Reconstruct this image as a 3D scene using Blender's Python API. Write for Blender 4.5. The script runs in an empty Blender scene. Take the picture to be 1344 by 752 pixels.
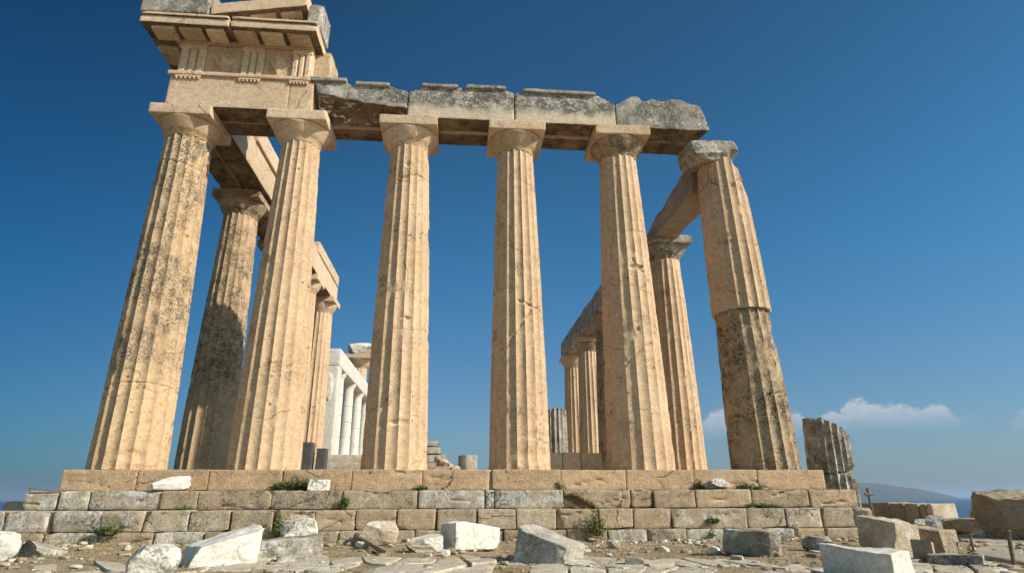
import bpy, math, random
import numpy as np
from mathutils import Matrix, Vector, Euler

# ------------------------------------------------------------------ scene, camera
scene = bpy.context.scene
col = scene.collection
R = math.radians
S = 2.6                                   # column spacing on the front
CAM = np.array([6.5488, -13.205, -0.5326])
YAW, PIT, ROLL, FPX = 0.0873, 0.3333, -0.0030, 801.6
_fw = np.array([math.sin(YAW) * math.cos(PIT), math.cos(YAW) * math.cos(PIT), math.sin(PIT)])
_r = np.array([math.cos(YAW), -math.sin(YAW), 0.0])
_u = np.cross(_r, _fw)
_r, _u = _r * math.cos(ROLL) + _u * math.sin(ROLL), _u * math.cos(ROLL) - _r * math.sin(ROLL)

def ray(x, y):
    return _fw + _r * (x - 672) / FPX + _u * (376 - y) / FPX
def atY(x, y, Y):
    d = ray(x, y); return CAM + d * (Y - CAM[1]) / d[1]
def atZ(x, y, Z):
    d = ray(x, y); return CAM + d * (Z - CAM[2]) / d[2]
def depth_of(P):
    return float((np.array(P) - CAM) @ _fw)

cd = bpy.data.cameras.new('camera')
cam = bpy.data.objects.new('camera', cd); col.objects.link(cam)
m = Matrix(((_r[0], _u[0], -_fw[0], CAM[0]), (_r[1], _u[1], -_fw[1], CAM[1]), (_r[2], _u[2], -_fw[2], CAM[2]), (0, 0, 0, 1)))
cam.matrix_world = m
cd.sensor_width = 36.0; cd.lens = 36.0 * FPX / 1344
cd.clip_start = 0.1; cd.clip_end = 200000
scene.camera = cam

# ------------------------------------------------------------------ noise (numpy)
def _hash(ix, iy, iz, seed):
    h = (ix * 374761393 + iy * 668265263 + iz * 2147483647 + seed * 1274126177) & 0xffffffff
    h = ((h ^ (h >> 13)) * 1274126177) & 0xffffffff
    h = ((h ^ (h >> 16)) * 2246822519) & 0xffffffff
    return ((h ^ (h >> 15)) & 0xffffff) / float(0xffffff)
def vn(P, f=1.0, seed=0):
    P = np.asarray(P, float) * f + 1000.0
    i = np.floor(P).astype(np.int64); t = P - i; t = t * t * (3 - 2 * t)
    x, y, z = i[:, 0], i[:, 1], i[:, 2]; a, b, c = t[:, 0], t[:, 1], t[:, 2]
    def L(dx, dy, dz): return _hash(x + dx, y + dy, z + dz, seed)
    e = (L(0,0,0)*(1-a)+L(1,0,0)*a)*(1-b) + (L(0,1,0)*(1-a)+L(1,1,0)*a)*b
    g = (L(0,0,1)*(1-a)+L(1,0,1)*a)*(1-b) + (L(0,1,1)*(1-a)+L(1,1,1)*a)*b
    return (e * (1 - c) + g * c) * 2 - 1
def fbm(P, f=1.0, o=4, seed=0, gain=.5):
    s = 0; a = 1; n = 0
    for k in range(o):
        s = s + a * vn(P, f * 2 ** k, seed + k * 17); n += a; a *= gain
    return s / n
def v3(P, f, o, seed):
    return np.stack([fbm(P, f, o, seed), fbm(P, f, o, seed + 101), fbm(P, f, o, seed + 202)], 1)

# ------------------------------------------------------------------ objects
def link(o, parent=None):
    col.objects.link(o)
    if parent is not None: o.parent = parent
    return o
def tag(o, label=None, cat=None, group=None, kind=None):
    if label: o['label'] = label
    if cat: o['category'] = cat
    if group: o['group'] = group
    if kind: o['kind'] = kind
    elif label: o['kind'] = 'thing'
    return o
def empty(name, loc=(0, 0, 0), rz=0.0):
    o = bpy.data.objects.new(name, None); o.empty_display_size = .3
    o.location = loc; o.rotation_euler = (0, 0, rz)
    return link(o)
def mesh(name, V, F, mat, parent=None, angle=35, loc=(0, 0, 0), rot=(0, 0, 0), under=None, uz=-.6):
    """V (n,3); F: list of (m,k) integer arrays"""
    V = np.asarray(V, np.float32)
    F = [np.asarray(f, np.int32) for f in (F if isinstance(F, list) else [F]) if len(f)]
    me = bpy.data.meshes.new(name)
    me.vertices.add(len(V)); me.vertices.foreach_set('co', V.ravel())
    loops = np.concatenate([f.ravel() for f in F]).astype(np.int32)
    tot = np.concatenate([np.full(len(f), f.shape[1], np.int32) for f in F])
    st = np.concatenate([[0], np.cumsum(tot)[:-1]]).astype(np.int32)
    me.loops.add(len(loops)); me.loops.foreach_set('vertex_index', loops)
    me.polygons.add(len(tot)); me.polygons.foreach_set('loop_start', st)
    me.polygons.foreach_set('use_smooth', np.ones(len(tot), bool))
    me.update(calc_edges=True); me.validate()
    if angle is not None and angle < 180: me.set_sharp_from_angle(angle=R(angle))
    if mat: me.materials.append(mat)
    if under is not None:                       # a darker brown material on the downward faces of a block
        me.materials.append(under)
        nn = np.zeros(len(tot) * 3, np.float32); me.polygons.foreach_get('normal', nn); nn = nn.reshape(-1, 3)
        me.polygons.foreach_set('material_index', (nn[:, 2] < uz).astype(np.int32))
    o = bpy.data.objects.new(name, me); o.location = loc; o.rotation_euler = rot
    return link(o, parent)
def copy_tree(o, parent=None):
    c = o.copy(); col.objects.link(c); c.parent = parent
    for ch in list(o.children): copy_tree(ch, c)
    return c
def merge(parts):
    V = []; F = {}; n = 0
    for v, fs in parts:
        V.append(v)
        for f in (fs if isinstance(fs, list) else [fs]):
            f = np.asarray(f)
            if len(f): F.setdefault(f.shape[1], []).append(f + n)
        n += len(v)
    return np.concatenate(V), [np.concatenate(x) for x in F.values()]

# ------------------------------------------------------------------ shapes
def gridbox(size, seg, inset=0.0):
    """closed box centred on 0 with each face a grid; V, quads"""
    size = np.array(size, float)
    n = np.maximum(1, np.round(size / seg).astype(int))
    V = []; F = []; off = 0
    for ax in range(3):
        a, b = (ax + 1) % 3, (ax + 2) % 3
        for s in (-1, 1):
            def ln(k):
                if inset <= 0 or inset * 2.5 > size[k]: return np.linspace(-.5, .5, n[k] + 1) * size[k]
                return np.concatenate([[-.5 * size[k]], np.linspace(-.5 * size[k] + inset, .5 * size[k] - inset, n[k] + 1), [.5 * size[k]]])
            ga, gb = ln(a), ln(b)
            A, B = np.meshgrid(ga, gb, indexing='ij')
            v = np.zeros((A.size, 3)); v[:, ax] = s * size[ax] / 2; v[:, a] = A.ravel(); v[:, b] = B.ravel()
            i = np.arange(A.size).reshape(A.shape)
            q = np.stack([i[:-1, :-1], i[1:, :-1], i[1:, 1:], i[:-1, 1:]], -1).reshape(-1, 4)
            if s < 0: q = q[:, ::-1]
            V.append(v); F.append(q + off); off += len(v)
    V = np.concatenate(V); F = np.concatenate(F)
    k = np.round(V * 1e5).astype(np.int64)
    _, idx, inv = np.unique(k, axis=0, return_index=True, return_inverse=True)
    return V[idx], inv.reshape(-1)[F]
def round_edges(V, size, r):
    h = np.array(size) / 2 - r
    c = np.clip(V, -h, h); d = V - c
    n = np.linalg.norm(d, axis=1, keepdims=True)
    return np.where(n > 1e-9, c + d / np.maximum(n, 1e-9) * r, V)
def cut(V, n, d, amp=.02, f=3.0, seed=0):
    """push everything beyond a (rough) plane back onto it: a broken face"""
    n = np.array(n, float); n /= np.linalg.norm(n)
    e = V @ n - (d + amp * fbm(V, f, 4, seed))
    return V - np.maximum(e, 0)[:, None] * n
def chip(V, rnd, size, n=6, lo=.86, hi=.97, amp=.02, f=5.0):
    hs = np.array(size) / 2
    for k in range(n):
        s = np.array([rnd.choice((-1, 1)) for _ in range(3)], float)
        w = np.array([rnd.random() for _ in range(3)]) * s
        if rnd.random() < .7: w[rnd.randrange(3)] *= .15
        w = w / hs / np.linalg.norm(w / hs)
        V = cut(V, w, np.abs(w) @ hs * rnd.uniform(lo, hi), amp, f, rnd.randrange(9999))
    return V
def block_mesh(size, seg=.06, r=.02, rough=.012, chips=6, seed=0, lo=.88, hi=.98):
    rnd = random.Random(seed)
    V, F = gridbox(size, seg, min(r, min(size) * .3))
    V = round_edges(V, size, min(r, min(size) * .3))
    V = chip(V, rnd, size, chips, lo, hi, rough * 1.2, 6)
    V = V + v3(V + seed * 3.1, 2.2, 5, seed) * rough + v3(V + seed, 9, 3, seed + 4) * rough * .35
    return V, F
def rock_mesh(size, seg=.04, seed=0, blocky=.5, cuts=16, rough=.05, lo=.62, hi=.92):
    """irregular boulder: rounded box, many broken faces, rough skin"""
    rnd = random.Random(seed)
    V, F = gridbox((1, 1, 1), seg / max(size))
    Sp = V / np.linalg.norm(V, axis=1, keepdims=True) * .62
    V = V * blocky + Sp * (1 - blocky)
    for k in range(cuts):
        n = np.array([rnd.gauss(0, 1) for _ in range(3)]); n /= np.linalg.norm(n)
        sup = (V @ n).max()
        V = cut(V, n, sup * rnd.uniform(lo, hi), .02, 4, rnd.randrange(9999))
    V = V + v3(V, 1.6, 2, seed) * rough + v3(V, 6, 3, seed + 7) * rough * .5 + v3(V, 17, 3, seed + 9) * rough * .22
    V -= (V.max(0) + V.min(0)) / 2
    V = V / (V.max(0) - V.min(0)) * np.array(size)
    return V, F
def lathe(prof, n=96):
    prof = np.array(prof, float); m_ = len(prof)
    t = np.arange(n) / n * 2 * math.pi
    V = np.stack([prof[:, 0, None] * np.cos(t), prof[:, 0, None] * np.sin(t), np.repeat(prof[:, 1, None], n, 1)], -1).reshape(-1, 3)
    i = np.arange(m_ * n).reshape(m_, n); j = np.roll(i, -1, 1)
    Q = np.stack([i[:-1], j[:-1], j[1:], i[1:]], -1).reshape(-1, 4)
    V = np.concatenate([V, [[0, 0, prof[0, 1]], [0, 0, prof[-1, 1]]]])
    b = np.stack([j[0], i[0], np.full(n, m_ * n)], -1); tcap = np.stack([i[-1], j[-1], np.full(n, m_ * n + 1)], -1)
    return V, [Q, np.concatenate([b, tcap])]
def prism(poly, z0, z1):
    poly = np.array(poly, float); n = len(poly)
    V = np.concatenate([np.c_[poly, np.full(n, z0)], np.c_[poly, np.full(n, z1)]])
    i = np.arange(n); j = (i + 1) % n
    Q = np.stack([i, j, j + n, i + n], -1)
    return V, [Q, np.arange(n)[None, ::-1], (np.arange(n) + n)[None]]
def box(x0, x1, y0, y1, z0, z1, seg=.12, r=.012, rough=.006, chips=0, seed=0, **k):
    size = (x1 - x0, y1 - y0, z1 - z0)
    V, F = block_mesh(size, seg, r, rough, chips, seed, **k)
    return V + np.array([(x0 + x1) / 2, (y0 + y1) / 2, (z0 + z1) / 2]), F
def tube(pts, rad, n=8):
    pts = [np.array(p, float) for p in pts]; V = []; F = []
    for k, p in enumerate(pts):
        d = pts[min(k + 1, len(pts) - 1)] - pts[max(k - 1, 0)]; d /= np.linalg.norm(d)
        a = np.cross(d, [0, 0, 1] if abs(d[2]) < .9 else [1, 0, 0]); a /= np.linalg.norm(a); b = np.cross(d, a)
        rr = rad[k] if isinstance(rad, (list, tuple)) else rad
        for q in range(n):
            t = q / n * 2 * math.pi; V.append(p + (a * math.cos(t) + b * math.sin(t)) * rr)
    for k in range(len(pts) - 1):
        for q in range(n):
            F.append((k * n + q, k * n + (q + 1) % n, (k + 1) * n + (q + 1) % n, (k + 1) * n + q))
    return np.array(V), [np.array(F), np.array([list(range(n))[::-1], [(len(pts) - 1) * n + q for q in range(n)]])]

def shaft(R0, R1, H, z0=0.0, nfl=18, per=8, dz=.022, seed=0, joints=(), cracks=(), gouges=(), top=None, wear=.5, depth=.05, rough=.006, broken_bottom=None):
    """fluted, tapering shaft with worn arrises, drum joints, cracks and gouges"""
    rnd = random.Random(seed)
    nt = nfl * per; nz = max(4, int(H / dz)) + 1
    t = np.linspace(0, 2 * math.pi, nt, endpoint=False); zz = np.linspace(0, 1, nz)
    T, Z = np.meshgrid(t, zz); Tf, Zf = T.ravel(), Z.ravel() * H
    s = Zf / H
    Rz = R0 + (R1 - R0) * s + .018 * np.sin(math.pi * s)
    u = (Tf * nfl / (2 * math.pi)) % 1.0
    fl = 1 - (2 * u - 1) ** 2
    P = np.stack([np.cos(Tf) * Rz, np.sin(Tf) * Rz, Zf + z0], 1)
    w = np.clip(fbm(P + seed * 5.3, .7, 2, seed) * 1.3 + wear - .35, 0, .8)          # 0 sharp .. 1 worn flat
    dd = depth * (Rz / R0) * (1 - .55 * w)
    r = Rz - dd * fl
    # broken arris notches
    nb = fbm(P, 3.2, 3, seed + 5)
    arr = np.exp(-((np.minimum(u, 1 - u)) / .13) ** 2)
    r -= arr * np.clip(nb - .30 + .22 * w, 0, .5) * .07
    r += fbm(P, 7, 4, seed + 9) * rough * 1.4 + fbm(P, .8, 2, seed + 3) * .004
    for (jz, jd, tilt, ph) in joints:
        dj = np.abs(Zf - (jz + tilt * np.cos(Tf - ph)))
        r -= jd * np.exp(-(dj / .016) ** 2)
    for pl in cracks:
        pl = np.array(pl, float); best = np.full(len(Tf), 9.)
        for a, b in zip(pl[:-1], pl[1:]):
            A = np.array([a[0] * R0, a[1]]); B = np.array([b[0] * R0, b[1]]); d = B - A
            X = np.stack([((Tf - a[0] + math.pi) % (2 * math.pi) - math.pi) * R0, Zf - a[1]], 1)
            k = np.clip((X @ d) / (d @ d), 0, 1)
            best = np.minimum(best, np.linalg.norm(X - k[:, None] * d, axis=1))
        best = np.abs(best + fbm(P, 5, 3, seed + 21) * .03)
        r -= .035 * np.exp(-(best / .017) ** 2)
    for (gt, gz, gw, gh, gd) in gouges:
        x = ((Tf - gt + math.pi) % (2 * math.pi) - math.pi) * R0 / gw; y = (Zf - gz) / gh
        q = np.sqrt(x * x + y * y) + fbm(P, 5, 3, seed + 31) * .45
        r -= gd * np.clip(1.1 - q, 0, .5) * 2
    zt = Zf + z0
    if top is not None:
        zt = np.minimum(zt, top(Tf, P))
    if broken_bottom is not None:
        zt = np.maximum(zt, broken_bottom(Tf, P))
    V = np.stack([np.cos(Tf) * r, np.sin(Tf) * r, zt], 1)
    i = np.arange(nt * nz).reshape(nz, nt); j = np.roll(i, -1, 1)
    Q = np.stack([i[:-1], j[:-1], j[1:], i[1:]], -1).reshape(-1, 4)
    # caps: rings going in, rough when broken
    parts = [V]; F4 = [Q]; F3 = []; n = len(V)
    for ring, up in ((i[0], False), (i[-1], True)):
        prev = ring; base = V[ring]
        for k in (.75, .5, .25):
            c = base.mean(0); v = c + (base - c) * k
            if top is not None and up:
                tt = np.arctan2(v[:, 1], v[:, 0]); v[:, 2] = top(tt, v * np.array([1, 1, 1.]))
            parts.append(v); cur = np.arange(n, n + nt); n += nt
            a, b = prev, np.roll(prev, -1); c2, d2 = cur, np.roll(cur, -1)
            q = np.stack([a, b, d2, c2], -1)
            F4.append(q if up else q[:, ::-1]); prev = cur
        parts.append(parts[-1].mean(0)[None]); cidx = n; n += 1
        q = np.stack([prev, np.roll(prev, -1), np.full(nt, cidx)], -1)
        F3.append(q if up else q[:, ::-1])
    return np.concatenate(parts), [np.concatenate(F4), np.concatenate(F3)]

# ------------------------------------------------------------------ materials
def mk(name):
    mt = bpy.data.materials.new(name); mt.use_nodes = True
    nt = mt.node_tree; nt.nodes.clear()
    return mt, nt
class NB:
    def __init__(s, nt): s.nt = nt
    def n(s, t, **k):
        o = s.nt.nodes.new(t)
        for a, b in k.items(): setattr(o, a, b)
        return o
    def l(s, a, b): s.nt.links.new(a, b)
    def val(s, sock, v):
        if hasattr(v, 'is_output') or isinstance(v, bpy.types.NodeSocket): s.l(v, sock)
        else: sock.default_value = v
    def math(s, op, a, b=0.0, c=None, clamp=False):
        o = s.n('ShaderNodeMath', operation=op, use_clamp=clamp)
        s.val(o.inputs[0], a); s.val(o.inputs[1], b)
        if c is not None: s.val(o.inputs[2], c)
        return o.outputs[0]
    def noise(s, vec, scale, detail=4.0, rough=.55, dist=0.0):
        o = s.n('ShaderNodeTexNoise'); s.l(vec, o.inputs['Vector'])
        o.inputs['Scale'].default_value = scale; o.inputs['Detail'].default_value = detail
        o.inputs['Roughness'].default_value = rough; o.inputs['Distortion'].default_value = dist
        return o.outputs['Fac']
    def vor(s, vec, scale, feature='F1', out='Distance', rnd=1.0):
        o = s.n('ShaderNodeTexVoronoi', feature=feature); s.l(vec, o.inputs['Vector'])
        o.inputs['Scale'].default_value = scale; o.inputs['Randomness'].default_value = rnd
        return o.outputs[out]
    def step(s, v, lo, hi, t0=0.0, t1=1.0):
        o = s.n('ShaderNodeMapRange', interpolation_type='SMOOTHSTEP')
        s.val(o.inputs['Value'], v); s.val(o.inputs['From Min'], lo); s.val(o.inputs['From Max'], hi)
        o.inputs['To Min'].default_value = t0; o.inputs['To Max'].default_value = t1
        return o.outputs['Result']
    def mix(s, f, a, b, mode='MIX'):
        o = s.n('ShaderNodeMix', data_type='RGBA', blend_type=mode)
        s.val(o.inputs[0], f)
        for sk, v in ((o.inputs[6], a), (o.inputs[7], b)):
            if isinstance(v, bpy.types.NodeSocket): s.l(v, sk)
            else: sk.default_value = (v[0], v[1], v[2], 1)
        return o.outputs[2]
    def scaled(s, vec, sx, sy, sz):
        o = s.n('ShaderNodeVectorMath', operation='MULTIPLY'); s.l(vec, o.inputs[0]); o.inputs[1].default_value = (sx, sy, sz)
        return o.outputs[0]

def stone(name, c1, c2, c3=(.30, .20, .115), strata=.35, pits=.6, dark=0., darkcol=(.085, .08, .07), pale=0., palecol=(.62, .60, .56),
          orange=0., stain=.35, zfade=None, rough=.88, bump=.35, grain=1.0, big=.7, crack=.0, var=.10, veins=0., wash=0., blotk=.75, spk=24.):
    mt, nt = mk(name); b = NB(nt)
    tc = b.n('ShaderNodeTexCoord'); oi = b.n('ShaderNodeObjectInfo')
    mul = b.n('ShaderNodeVectorMath', operation='MULTIPLY_ADD')
    cmb = b.n('ShaderNodeCombineXYZ')
    for k, f in enumerate((91.0, 57.0, 33.0)):
        b.l(b.math('MULTIPLY', oi.outputs['Random'], f), cmb.inputs[k])
    add = b.n('ShaderNodeVectorMath', operation='ADD'); b.l(tc.outputs['Object'], add.inputs[0]); b.l(cmb.outputs[0], add.inputs[1])
    p = add.outputs[0]
    colr = b.mix(b.step(b.noise(p, big, 5, .6), .32, .68), c1, c2)
    # bedding
    st = b.noise(b.scaled(p, .55, .55, 5.5), 1.6, 5, .65, .6)
    colr = b.mix(b.math('MULTIPLY', b.step(st, .5, .75), strata), colr, c3)
    st2 = b.noise(p, 2.3, 6, .68)
    colr = b.mix(b.math('MULTIPLY', b.step(st2, .52, .72), stain), colr, c3)
    # fine grain, brightness only a little
    g = b.step(b.noise(p, 30 * grain, 4, .72), .28, .72)
    gm_ = b.step(b.noise(p, 9 * grain, 6, .72), .3, .7)
    colr = b.mix(1.0, colr, b.mix(gm_, (.86, .85, .84), (1.12, 1.12, 1.12)), 'MULTIPLY')
    colr = b.mix(1.0, colr, b.mix(g, (.80, .79, .78), (1.18, 1.18, 1.18)), 'MULTIPLY')
    h = b.math('MULTIPLY', g, .35)
    # pits
    def holes(scale, rad, keep):
        d = b.vor(p, scale); cl = b.n('ShaderNodeSeparateColor'); b.l(b.vor(p, scale, out='Color'), cl.inputs[0])
        dd = b.math('ADD', d, b.math('MULTIPLY', b.math('SUBTRACT', b.noise(p, scale * 3, 3, .6), .5), rad * 1.4))
        rr_ = b.math('MULTIPLY', cl.outputs[1], rad)
        return b.math('MULTIPLY', b.step(b.math('SUBTRACT', dd, rr_), 0.0, .05, 1, 0), b.math('LESS_THAN', cl.outputs[0], keep))
    pm = b.step(b.noise(p, 1.1, 3, .6), .40, .60)
    pit = b.math('MULTIPLY', holes(6.5 * grain, .20, .45), pm)
    pit2 = b.math('MULTIPLY', holes(15 * grain, .24, .5), b.step(b.noise(p, 1.7, 3, .6), .42, .6))
    pall = b.math('MULTIPLY', b.math('MAXIMUM', pit, pit2), pits)
    colr = b.mix(b.math('MULTIPLY', pall, .85), colr, (c3[0] * .35, c3[1] * .33, c3[2] * .33))
    h = b.math('SUBTRACT', h, b.math('MULTIPLY', pall, .9))
    h = b.math('ADD', h, b.math('MULTIPLY', b.noise(p, 6, 8, .72), 1.7))
    if veins:
        vv = b.noise(p, 2.2, 6, .7, 1.2)
        vm = b.step(b.math('ABSOLUTE', b.math('SUBTRACT', vv, .5)), 0.0, .035, 1, 0)
        colr = b.mix(b.math('MULTIPLY', vm, veins), colr, (.42, .41, .40))
    if crack:
        wv = b.n('ShaderNodeTexNoise'); b.l(p, wv.inputs['Vector']); wv.inputs['Scale'].default_value = 1.7; wv.inputs['Detail'].default_value = 5
        pw = b.n('ShaderNodeVectorMath', operation='MULTIPLY_ADD'); b.l(wv.outputs['Color'], pw.inputs[0]); pw.inputs[1].default_value = (.55, .55, .55); b.l(p, pw.inputs[2])
        ed = b.vor(b.scaled(pw.outputs[0], .55, .55, .8), 1.0, feature='DISTANCE_TO_EDGE')
        cm = b.math('MULTIPLY', b.step(ed, .003, .009, 1, 0), b.step(b.noise(p, .9, 3, .5), .47, .56))
        colr = b.mix(b.math('MULTIPLY', cm, crack), colr, (c3[0] * .3, c3[1] * .28, c3[2] * .27))
        h = b.math('SUBTRACT', h, b.math('MULTIPLY', cm, 1.3 * crack))
    zf = 1.0
    blot = b.math('MULTIPLY', b.math('SUBTRACT', b.noise(p, 4.0, 6, .7), .5), blotk)
    if zfade:
        sp = b.n('ShaderNodeSeparateXYZ'); b.l(tc.outputs['Object'], sp.inputs[0])
        zz = b.math('ADD', sp.outputs[2], b.math('MULTIPLY', b.math('SUBTRACT', b.noise(p, 1.7, 4, .6), .5), abs(zfade[1] - zfade[0]) * 2.0))
        zf = b.step(zz, zfade[0], zfade[1]) if zfade[0] < zfade[1] else b.step(zz, zfade[1], zfade[0], 1, 0)
    if wash:
        colr = b.mix(b.math('MULTIPLY', zf, wash), colr, (.31, .295, .27))
    if pale:
        m1 = b.step(b.noise(p, 2.9, 5, .65), .62 - pale * .25, .70 - pale * .2)
        m2 = b.step(b.noise(p, 13, 5, .7), .40, .56)
        mm = b.math('MULTIPLY', b.math('MULTIPLY', m1, m2), min(1., .5 + pale))
        if zfade: mm = b.math('MULTIPLY', mm, zf)
        colr = b.mix(mm, colr, palecol)
    if dark:
        m1 = b.step(b.noise(p, 1.3, 5, .62), .66 - dark * .42, .80 - dark * .34)
        sp1 = b.math('ADD', b.noise(p, spk, 6, .76), blot)
        m2 = b.step(sp1, .585 - dark * .14, .64 - dark * .12)
        m3 = b.step(b.noise(p, 4.5 + spk * .1 if blotk < .6 else 4.5, 8, .76), .575 - dark * .05 + (.03 if blotk < .6 else 0), .63 + (.03 if blotk < .6 else 0))
        mm = b.math('MULTIPLY', m1, b.math('MAXIMUM', m2, b.math('MULTIPLY', m3, .8)))
        if zfade: mm = b.math('MULTIPLY', mm, zf)
        mm = b.math('MULTIPLY', mm, .92)
        colr = b.mix(mm, colr, b.mix(b.noise(p, 60, 3, .6), darkcol, (darkcol[0] * 2.3, darkcol[1] * 2.3, darkcol[2] * 2.3)))
        h = b.math('ADD', h, b.math('MULTIPLY', mm, .25))
    if orange:
        ov = b.vor(b.scaled(p, 1, 1, 1), 5.5); om = b.step(b.math('ADD', ov, b.math('MULTIPLY', b.math('SUBTRACT', b.noise(p, 30, 3, .6), .5), .12)), .10 + .09 * orange, .13 + .09 * orange, 1, 0)
        om = b.math('MULTIPLY', om, b.step(b.noise(p, .8, 3, .6), .5 - .12 * orange, .6))
        colr = b.mix(b.math('MULTIPLY', om, .8), colr, (.48, .235, .055))
    # each block a little lighter or darker
    va = b.math('MULTIPLY_ADD', oi.outputs['Random'], 2 * var, 1 - var)
    cc = b.n('ShaderNodeCombineColor'); 
    for k in range(3): b.l(va, cc.inputs[k])
    colr = b.mix(1.0, colr, cc.outputs[0], 'MULTIPLY')
    bs = b.n('ShaderNodeBsdfPrincipled'); b.l(colr, bs.inputs['Base Color'])
    bs.inputs['Roughness'].default_value = rough; bs.inputs['Specular IOR Level'].default_value = .25
    bp = b.n('ShaderNodeBump'); bp.inputs['Strength'].default_value = bump; bp.inputs['Distance'].default_value = .03
    b.l(h, bp.inputs['Height']); b.l(bp.outputs[0], bs.inputs['Normal'])
    out = b.n('ShaderNodeOutputMaterial'); b.l(bs.outputs[0], out.inputs[0])
    return mt
def plain(name, c, rough=.7, metal=0., var=None, scale=6.0, bump=0.):
    mt, nt = mk(name); b = NB(nt)
    tc = b.n('ShaderNodeTexCoord')
    bs = b.n('ShaderNodeBsdfPrincipled'); out = b.n('ShaderNodeOutputMaterial'); b.l(bs.outputs[0], out.inputs[0])
    n_ = b.noise(tc.outputs['Object'], scale, 5, .65)
    b.l(b.mix(b.step(n_, .35, .65), c, var or tuple(x * .7 for x in c)), bs.inputs['Base Color'])
    bs.inputs['Roughness'].default_value = rough; bs.inputs['Metallic'].default_value = metal
    if bump:
        bp = b.n('ShaderNodeBump'); bp.inputs['Strength'].default_value = bump; bp.inputs['Distance'].default_value = .02
        b.l(n_, bp.inputs['Height']); b.l(bp.outputs[0], bs.inputs['Normal'])
    return mt

TAN1, TAN2 = (.60, .440, .300), (.53, .374, .244)
M = {}
M['tan'] = stone('tan_limestone', TAN1, TAN2, pits=.95, dark=.34, stain=.28, strata=.22, var=.05, crack=0.55)
M['tan_lichen'] = stone('tan_limestone_with_lichen', (.56, .41, .265), (.48, .34, .21), pits=1.0, blotk=.45, spk=27., dark=.82, pale=.06, orange=.8, zfade=(1.2, 2.8), stain=.3, strata=.15, darkcol=(.06, .055, .045), var=.05, crack=0.45)
M['tan_dark'] = stone('tan_limestone_dark_crust', (.46, .35, .235), (.38, .28, .18), pits=1.0, blotk=.6, spk=25., dark=.72, stain=.5, darkcol=(.05, .043, .035), var=.05, crack=0.7)
M['pale'] = stone('pale_limestone', (.64, .505, .37), (.58, .435, .30), c3=(.42, .27, .17), pits=.55, dark=.22, stain=.5, strata=.2, var=.05, crack=0.5)
M['pale_dirty'] = stone('pale_limestone_brown_crust', (.57, .435, .30), (.48, .345, .22), c3=(.26, .155, .085), pits=.55, dark=.40, stain=.7, strata=.3, darkcol=(.05, .04, .032), var=.05)
M['arch'] = stone('architrave_limestone_grey_crust', (.62, .53, .425), (.55, .455, .345), c3=(.38, .27, .17), pits=.5, dark=.95, pale=.75, wash=.6, orange=.12, stain=.3, strata=.15, zfade=(-.30, -.02), darkcol=(.055, .052, .047), palecol=(.60, .585, .55), var=.05)
M['bed_crust'] = stone('brown_crusted_bed_face', (.27, .19, .115), (.19, .13, .078), c3=(.42, .31, .20), pits=.4, dark=.8, pale=.0, stain=.55, strata=.5, darkcol=(.035, .028, .022), var=.05, bump=.6, big=1.6)  # dark patchy brown, given to downward-facing faces
M['grey'] = stone('grey_lichened_limestone', (.42, .39, .34), (.345, .31, .26), c3=(.24, .19, .14), pits=.7, dark=.74, pale=.45, orange=.1, stain=.3, darkcol=(.075, .07, .064), var=.09, bump=.5)
M['greybrown'] = stone('grey_brown_weathered_limestone', (.43, .355, .265), (.35, .28, .20), c3=(.22, .16, .10), pits=.9, dark=.42, pale=.15, stain=.4, darkcol=(.07, .06, .05), bump=.6, var=.08)
M['step_tan'] = stone('step_tan_limestone', (.55, .405, .272), (.48, .338, .217), c3=(.34, .205, .11), pits=.7, dark=.26, stain=.5, strata=.75, var=.07, bump=.5, darkcol=(.12, .09, .065), crack=0.85)
M['step_buff'] = stone('step_buff_limestone', (.49, .385, .27), (.42, .32, .215), c3=(.27, .185, .115), pits=.9, dark=.45, pale=.15, orange=.08, stain=.5, strata=.4, darkcol=(.085, .072, .058), var=.10, bump=.5, crack=0.8)
M['step_grey'] = stone('step_grey_crusted_limestone', (.46, .385, .29), (.39, .315, .23), c3=(.24, .165, .10), pits=.85, dark=.55, pale=.22, orange=.12, stain=.4, strata=.3, darkcol=(.08, .073, .062), var=.13, bump=.5, crack=0.8)
M['step_pale'] = stone('step_pale_lichened_limestone', (.49, .43, .345), (.41, .34, .26), c3=(.28, .2, .13), pits=.7, dark=.62, pale=.85, orange=.25, stain=.3, strata=.2, darkcol=(.075, .07, .065), var=.1, bump=.55)
M['step_brown'] = stone('step_brown_limestone', (.42, .325, .225), (.35, .265, .175), c3=(.2, .13, .075), pits=.8, dark=.35, stain=.5, strata=.3, var=.15, bump=.5)
M['marble'] = stone('white_marble', (.80, .78, .74), (.73, .705, .655), c3=(.52, .44, .34), pits=.6, dark=.45, stain=.65, strata=.08, veins=.25, rough=.6, bump=.25, var=.04, crack=0.35)
M['marble_lichen'] = stone('white_marble_lichened', (.68, .66, .61), (.58, .55, .49), c3=(.42, .35, .26), pits=.4, dark=.5, pale=.5, stain=.3, strata=.05, darkcol=(.13, .125, .115), bump=.5, var=.06)
M['new_marble'] = stone('new_white_marble', (.68, .655, .61), (.61, .58, .53), c3=(.48, .42, .34), pits=.2, stain=.5, strata=.1, rough=.6, bump=.12, var=.03)
M['rubble'] = stone('pale_rubble_stone', (.56, .47, .36), (.48, .39, .29), c3=(.3, .22, .15), pits=.8, dark=.3, pale=.5, bump=.6, var=.1)
M['slate'] = plain('dark_grey_stone', (.085, .085, .095), .85, var=(.06, .06, .066), scale=5, bump=.3)  # shadow tone for the two slabs that stand in for shade
M['core'] = stone('dark_mortar_core', (.20, .15, .10), (.15, .11, .07), pits=.6, stain=.3, bump=.6)
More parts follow.
